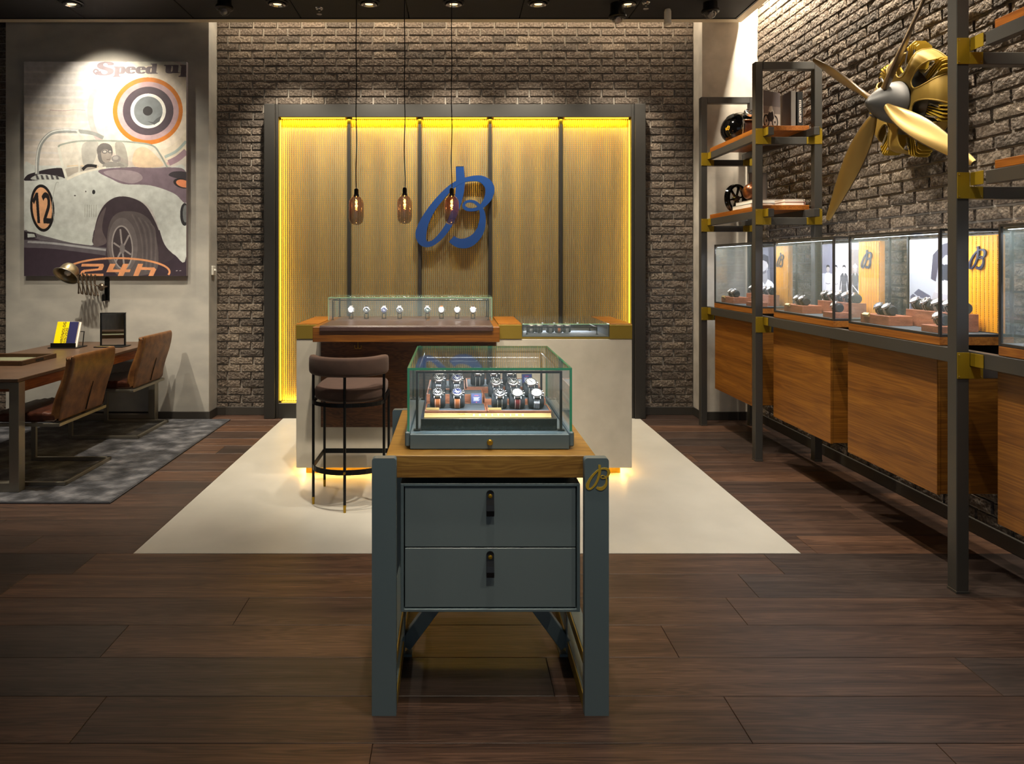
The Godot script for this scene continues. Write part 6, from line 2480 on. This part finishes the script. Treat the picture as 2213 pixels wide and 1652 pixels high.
func book(at: Vector3, size: Vector3, cover: Material, label: String, jacket: Material, turn: float, spine := "", flat := false) -> void:
	var o := thing("book", label, "book", at, turn, "books on the shelves")
	var st := S()
	var h := size * 0.5
	var t := 0.003
	if flat:
		box(st, Vector3(0, t / 2, 0), Vector3(size.x, t, size.z), 0.0005)
		box(st, Vector3(0, size.y - t / 2, 0), Vector3(size.x, t, size.z), 0.0005)
		box(st, Vector3(h.x - t / 2, h.y, 0), Vector3(t, size.y - 2 * t, size.z), 0.0005)
		put("cover", st, cover, o)
		st = S()
		box(st, Vector3(-0.003, h.y, 0), Vector3(size.x - 0.010, size.y - 2 * t - 0.0005, size.z - 0.008))
		put("pages", st, M.paper, o)
		return
	var thin_x := size.x < size.z
	if thin_x:
		box(st, Vector3(-h.x + t / 2, h.y, 0), Vector3(t, size.y, size.z), 0.0005)
		box(st, Vector3(h.x - t / 2, h.y, 0), Vector3(t, size.y, size.z), 0.0005)
		box(st, Vector3(0, h.y, h.z - t / 2), Vector3(size.x - 2 * t, size.y, t), 0.0005)
		put("cover", st, cover, o)
		st = S()
		box(st, Vector3(0, h.y, -0.003), Vector3(size.x - 2 * t - 0.0005, size.y - 0.01, size.z - 0.010))
		put("pages", st, M.paper, o)
		if spine != "":
			var m := words(spine, 0.0225, 0.0006, "Droid Serif", true)
			put_mesh("spine_lettering", m, M.paper, o, Vector3(0, h.y - 0.015, h.z + 0.0006), Basis(Vector3.BACK, -PI / 2))
	else:
		box(st, Vector3(0, h.y, -h.z + t / 2), Vector3(size.x, size.y, t), 0.0005)
		box(st, Vector3(0, h.y, h.z - t / 2), Vector3(size.x, size.y, t), 0.0005)
		box(st, Vector3(-h.x + t / 2, h.y, 0), Vector3(t, size.y, size.z - 2 * t), 0.0005)
		put("cover", st, cover, o)
		st = S()
		box(st, Vector3(0.003, h.y, 0), Vector3(size.x - 0.008, size.y - 0.01, size.z - 2 * t - 0.0005))
		put("pages", st, M.paper, o)
		if jacket:
			st = S()
			pic(st, Vector3(-h.x, 0, h.z + 0.0006), Vector3(h.x, 0, h.z + 0.0006), Vector3(h.x, size.y, h.z + 0.0006), Vector3(-h.x, size.y, h.z + 0.0006))
			put("jacket", st, jacket, o)

# ------------------------------------------------------------------ radial engine with propeller, on the side wall
func aero_engine() -> void:
	var base := V(2.79, 2.39, 3.83)
	var o := world_thing("propeller_engine", "gold radial engine with four-blade propeller and grey spinner mounted on the brick side wall", "propeller", base)
	# local frame: axis along -x (out of the wall), u = depth away, v = up
	var ctr := V(0, 2.39, 3.83)
	var P := func(x: float, r: float, a: float) -> Vector3: return Vector3(x, ctr.y + r * sin(a), ctr.z - r * cos(a))
	var st := S()
	var Tw := Transform3D(Basis(Vector3(0, 0, 1), Vector3(-1, 0, 0), Vector3(0, -1, 0)), ctr)      # y of the lathe points to -x
	lathe(st, [Vector2(0.0, -2.79), Vector2(0.20, -2.79), Vector2(0.20, -2.735), Vector2(0.185, -2.725), Vector2(0.185, -2.63), Vector2(0.12, -2.60), Vector2(0, -2.60)], Tw, 40)
	put("crankcase", st, M.graphite, o)
	st = S()
	lathe(st, [Vector2(0.225, -2.735), Vector2(0.232, -2.735), Vector2(0.232, -2.715), Vector2(0.225, -2.715), Vector2(0.225, -2.735)], Tw, 40)
	put("exhaust_ring", st, M.brushed, o)
	# cowl: a hub ring and seven lobes between the openings
	st = S()
	var NL := 7
	var prof := [[2.577, 0.110], [2.574, 0.132], [2.572, 0.156], [2.572, 0.186], [2.575, 0.220], [2.583, 0.252], [2.600, 0.278], [2.632, 0.293], [2.690, 0.298]]
	var half := PI / NL
	var width := func(t: float) -> float:
		if t < 0.16:
			return half * 1.02
		var s := clampf((t - 0.16) / 0.84, 0.0, 1.0)
		return half * (1.0 - 0.58 * pow(sin(PI * pow(s, 0.55) * 0.86), 0.7))
	for L in NL:
		var a0 := TAU * L / NL + 0.42
		var rows := []
		for k in 33:
			var t := k / 32.0
			var f := t * (prof.size() - 1)
			var i := mini(int(f), prof.size() - 2)
			var x: float = lerpf(prof[i][0], prof[i + 1][0], f - i)
			var r: float = lerpf(prof[i][1], prof[i + 1][1], f - i)
			var w: float = width.call(t)
			var row := []
			for j in 11:
				var e := lerpf(-1.0, 1.0, j / 10.0)
				row.append(P.call(x + 0.012 * absf(e) * absf(e) * t, r, a0 + e * w))
			rows.append(row)
		st = S()
		skin(st, rows, false, -1.0)
		# rolled edges
		for j in [0, 10]:
			var line := []
			for k in range(5, 33):
				line.append(rows[k][j])
			tube(st, line, 0.005, 6)
		tube(st, rows[32], 0.004, 6)
		put("cowl_lobe", st, M.gold_paint, o)
		# cylinder fins in the opening
		var am := a0 + half
		for k in 5:
			var da := (k - 2) * 0.062
			st = S()
			var dirv: Vector3 = P.call(0, 1, am + da) - ctr
			var tang: Vector3 = P.call(0, 1, am + da + PI / 2) - ctr
			var rl := 0.343 - 0.010 * absf(k - 2)
			var poly := PackedVector2Array([Vector2(0.165, 0.050), Vector2(0.165, -0.03), Vector2(rl - 0.012, -0.045), Vector2(rl, -0.030), Vector2(rl, 0.030), Vector2(rl - 0.012, 0.045)])
			prism(st, poly, 0.006, Transform3D(Basis(dirv, Vector3(1, 0, 0), dirv.cross(Vector3(1, 0, 0))), Vector3(2.665, ctr.y, ctr.z) - dirv.cross(Vector3(1, 0, 0)) * 0.003))
			put("cooling_fin", st, M.gold_fin, o)
		st = S()
		rod(st, P.call(2.655, 0.17, am), P.call(2.655, 0.285, am), 0.020, 0.020, 12)
		put("cylinder", st, M.black_metal, o)
		st = S()
		rod(st, P.call(2.62, 0.21, am - 0.16), P.call(2.62, 0.292, am - 0.10), 0.006, 0.006, 8)
		rod(st, P.call(2.62, 0.21, am + 0.16), P.call(2.62, 0.292, am + 0.10), 0.006, 0.006, 8)
		put("push_rod", st, M.chrome, o)
	# spinner
	st = S()
	var sp := []
	for k in 17:
		var t := k / 16.0
		sp.append(Vector2(0.120 * pow(sin(PI * 0.5 * (1.0 - t)), 0.80), -2.580 + 0.190 * t))
	lathe(st, sp, Tw, 40, true)
	lathe(st, [Vector2(0.0, -2.582), Vector2(0.120, -2.582), Vector2(0.120, -2.579)], Tw, 40)
	put("spinner", st, M.spinner, o)
	# blades: paddle shape, twisted from root to tip
	var R := 0.835
	for ang in [0.585, 0.585 + PI, 2.285 - 0.03, 2.285 - 0.03 + PI]:
		st = S()
		var rows := []
		for k in 25:
			var t := k / 24.0
			var r := lerpf(0.085, R, t)
			var w := 0.020 + 0.044 * pow(sin(PI * pow(clampf(t, 0, 1), 0.80)), 1.1) * (1.0 - 0.25 * t)
			if t > 0.97:
				w *= 0.8
			var th := lerpf(0.026, 0.010, pow(t, 0.6))
			var tw := lerpf(1.05, 0.40, pow(t, 0.7))
			var c: Vector3 = P.call(2.475, r, ang)
			var tang: Vector3 = P.call(0, 1, ang + PI / 2) - ctr
			var chord := (tang * cos(tw) - Vector3(1, 0, 0) * sin(tw)).normalized()
			var nrm := (Vector3(-1, 0, 0) * cos(tw) - tang * sin(tw)).normalized()
			var row := []
			for j in 16:
				var a := TAU * j / 16
				row.append(c + chord * cos(a) * w + nrm * sin(a) * th * (1.0 if sin(a) > 0 else 0.45))
			rows.append(row)
		var face := []
		var rear := []
		for row in rows:
			face.append(row.slice(1, 8))
			rear.append(row.slice(7, 16) + [row[0], row[1]])
		skin(st, face, false)
		var bl := put("blade", st, M.gold_blade, o)
		st = S()
		skin(st, rear, false)
		fan(st, rows[0], true)
		fan(st, rows[-1])
		put("blade_back", st, M.bronze_edge, bl, "grey back and edges of the blade")
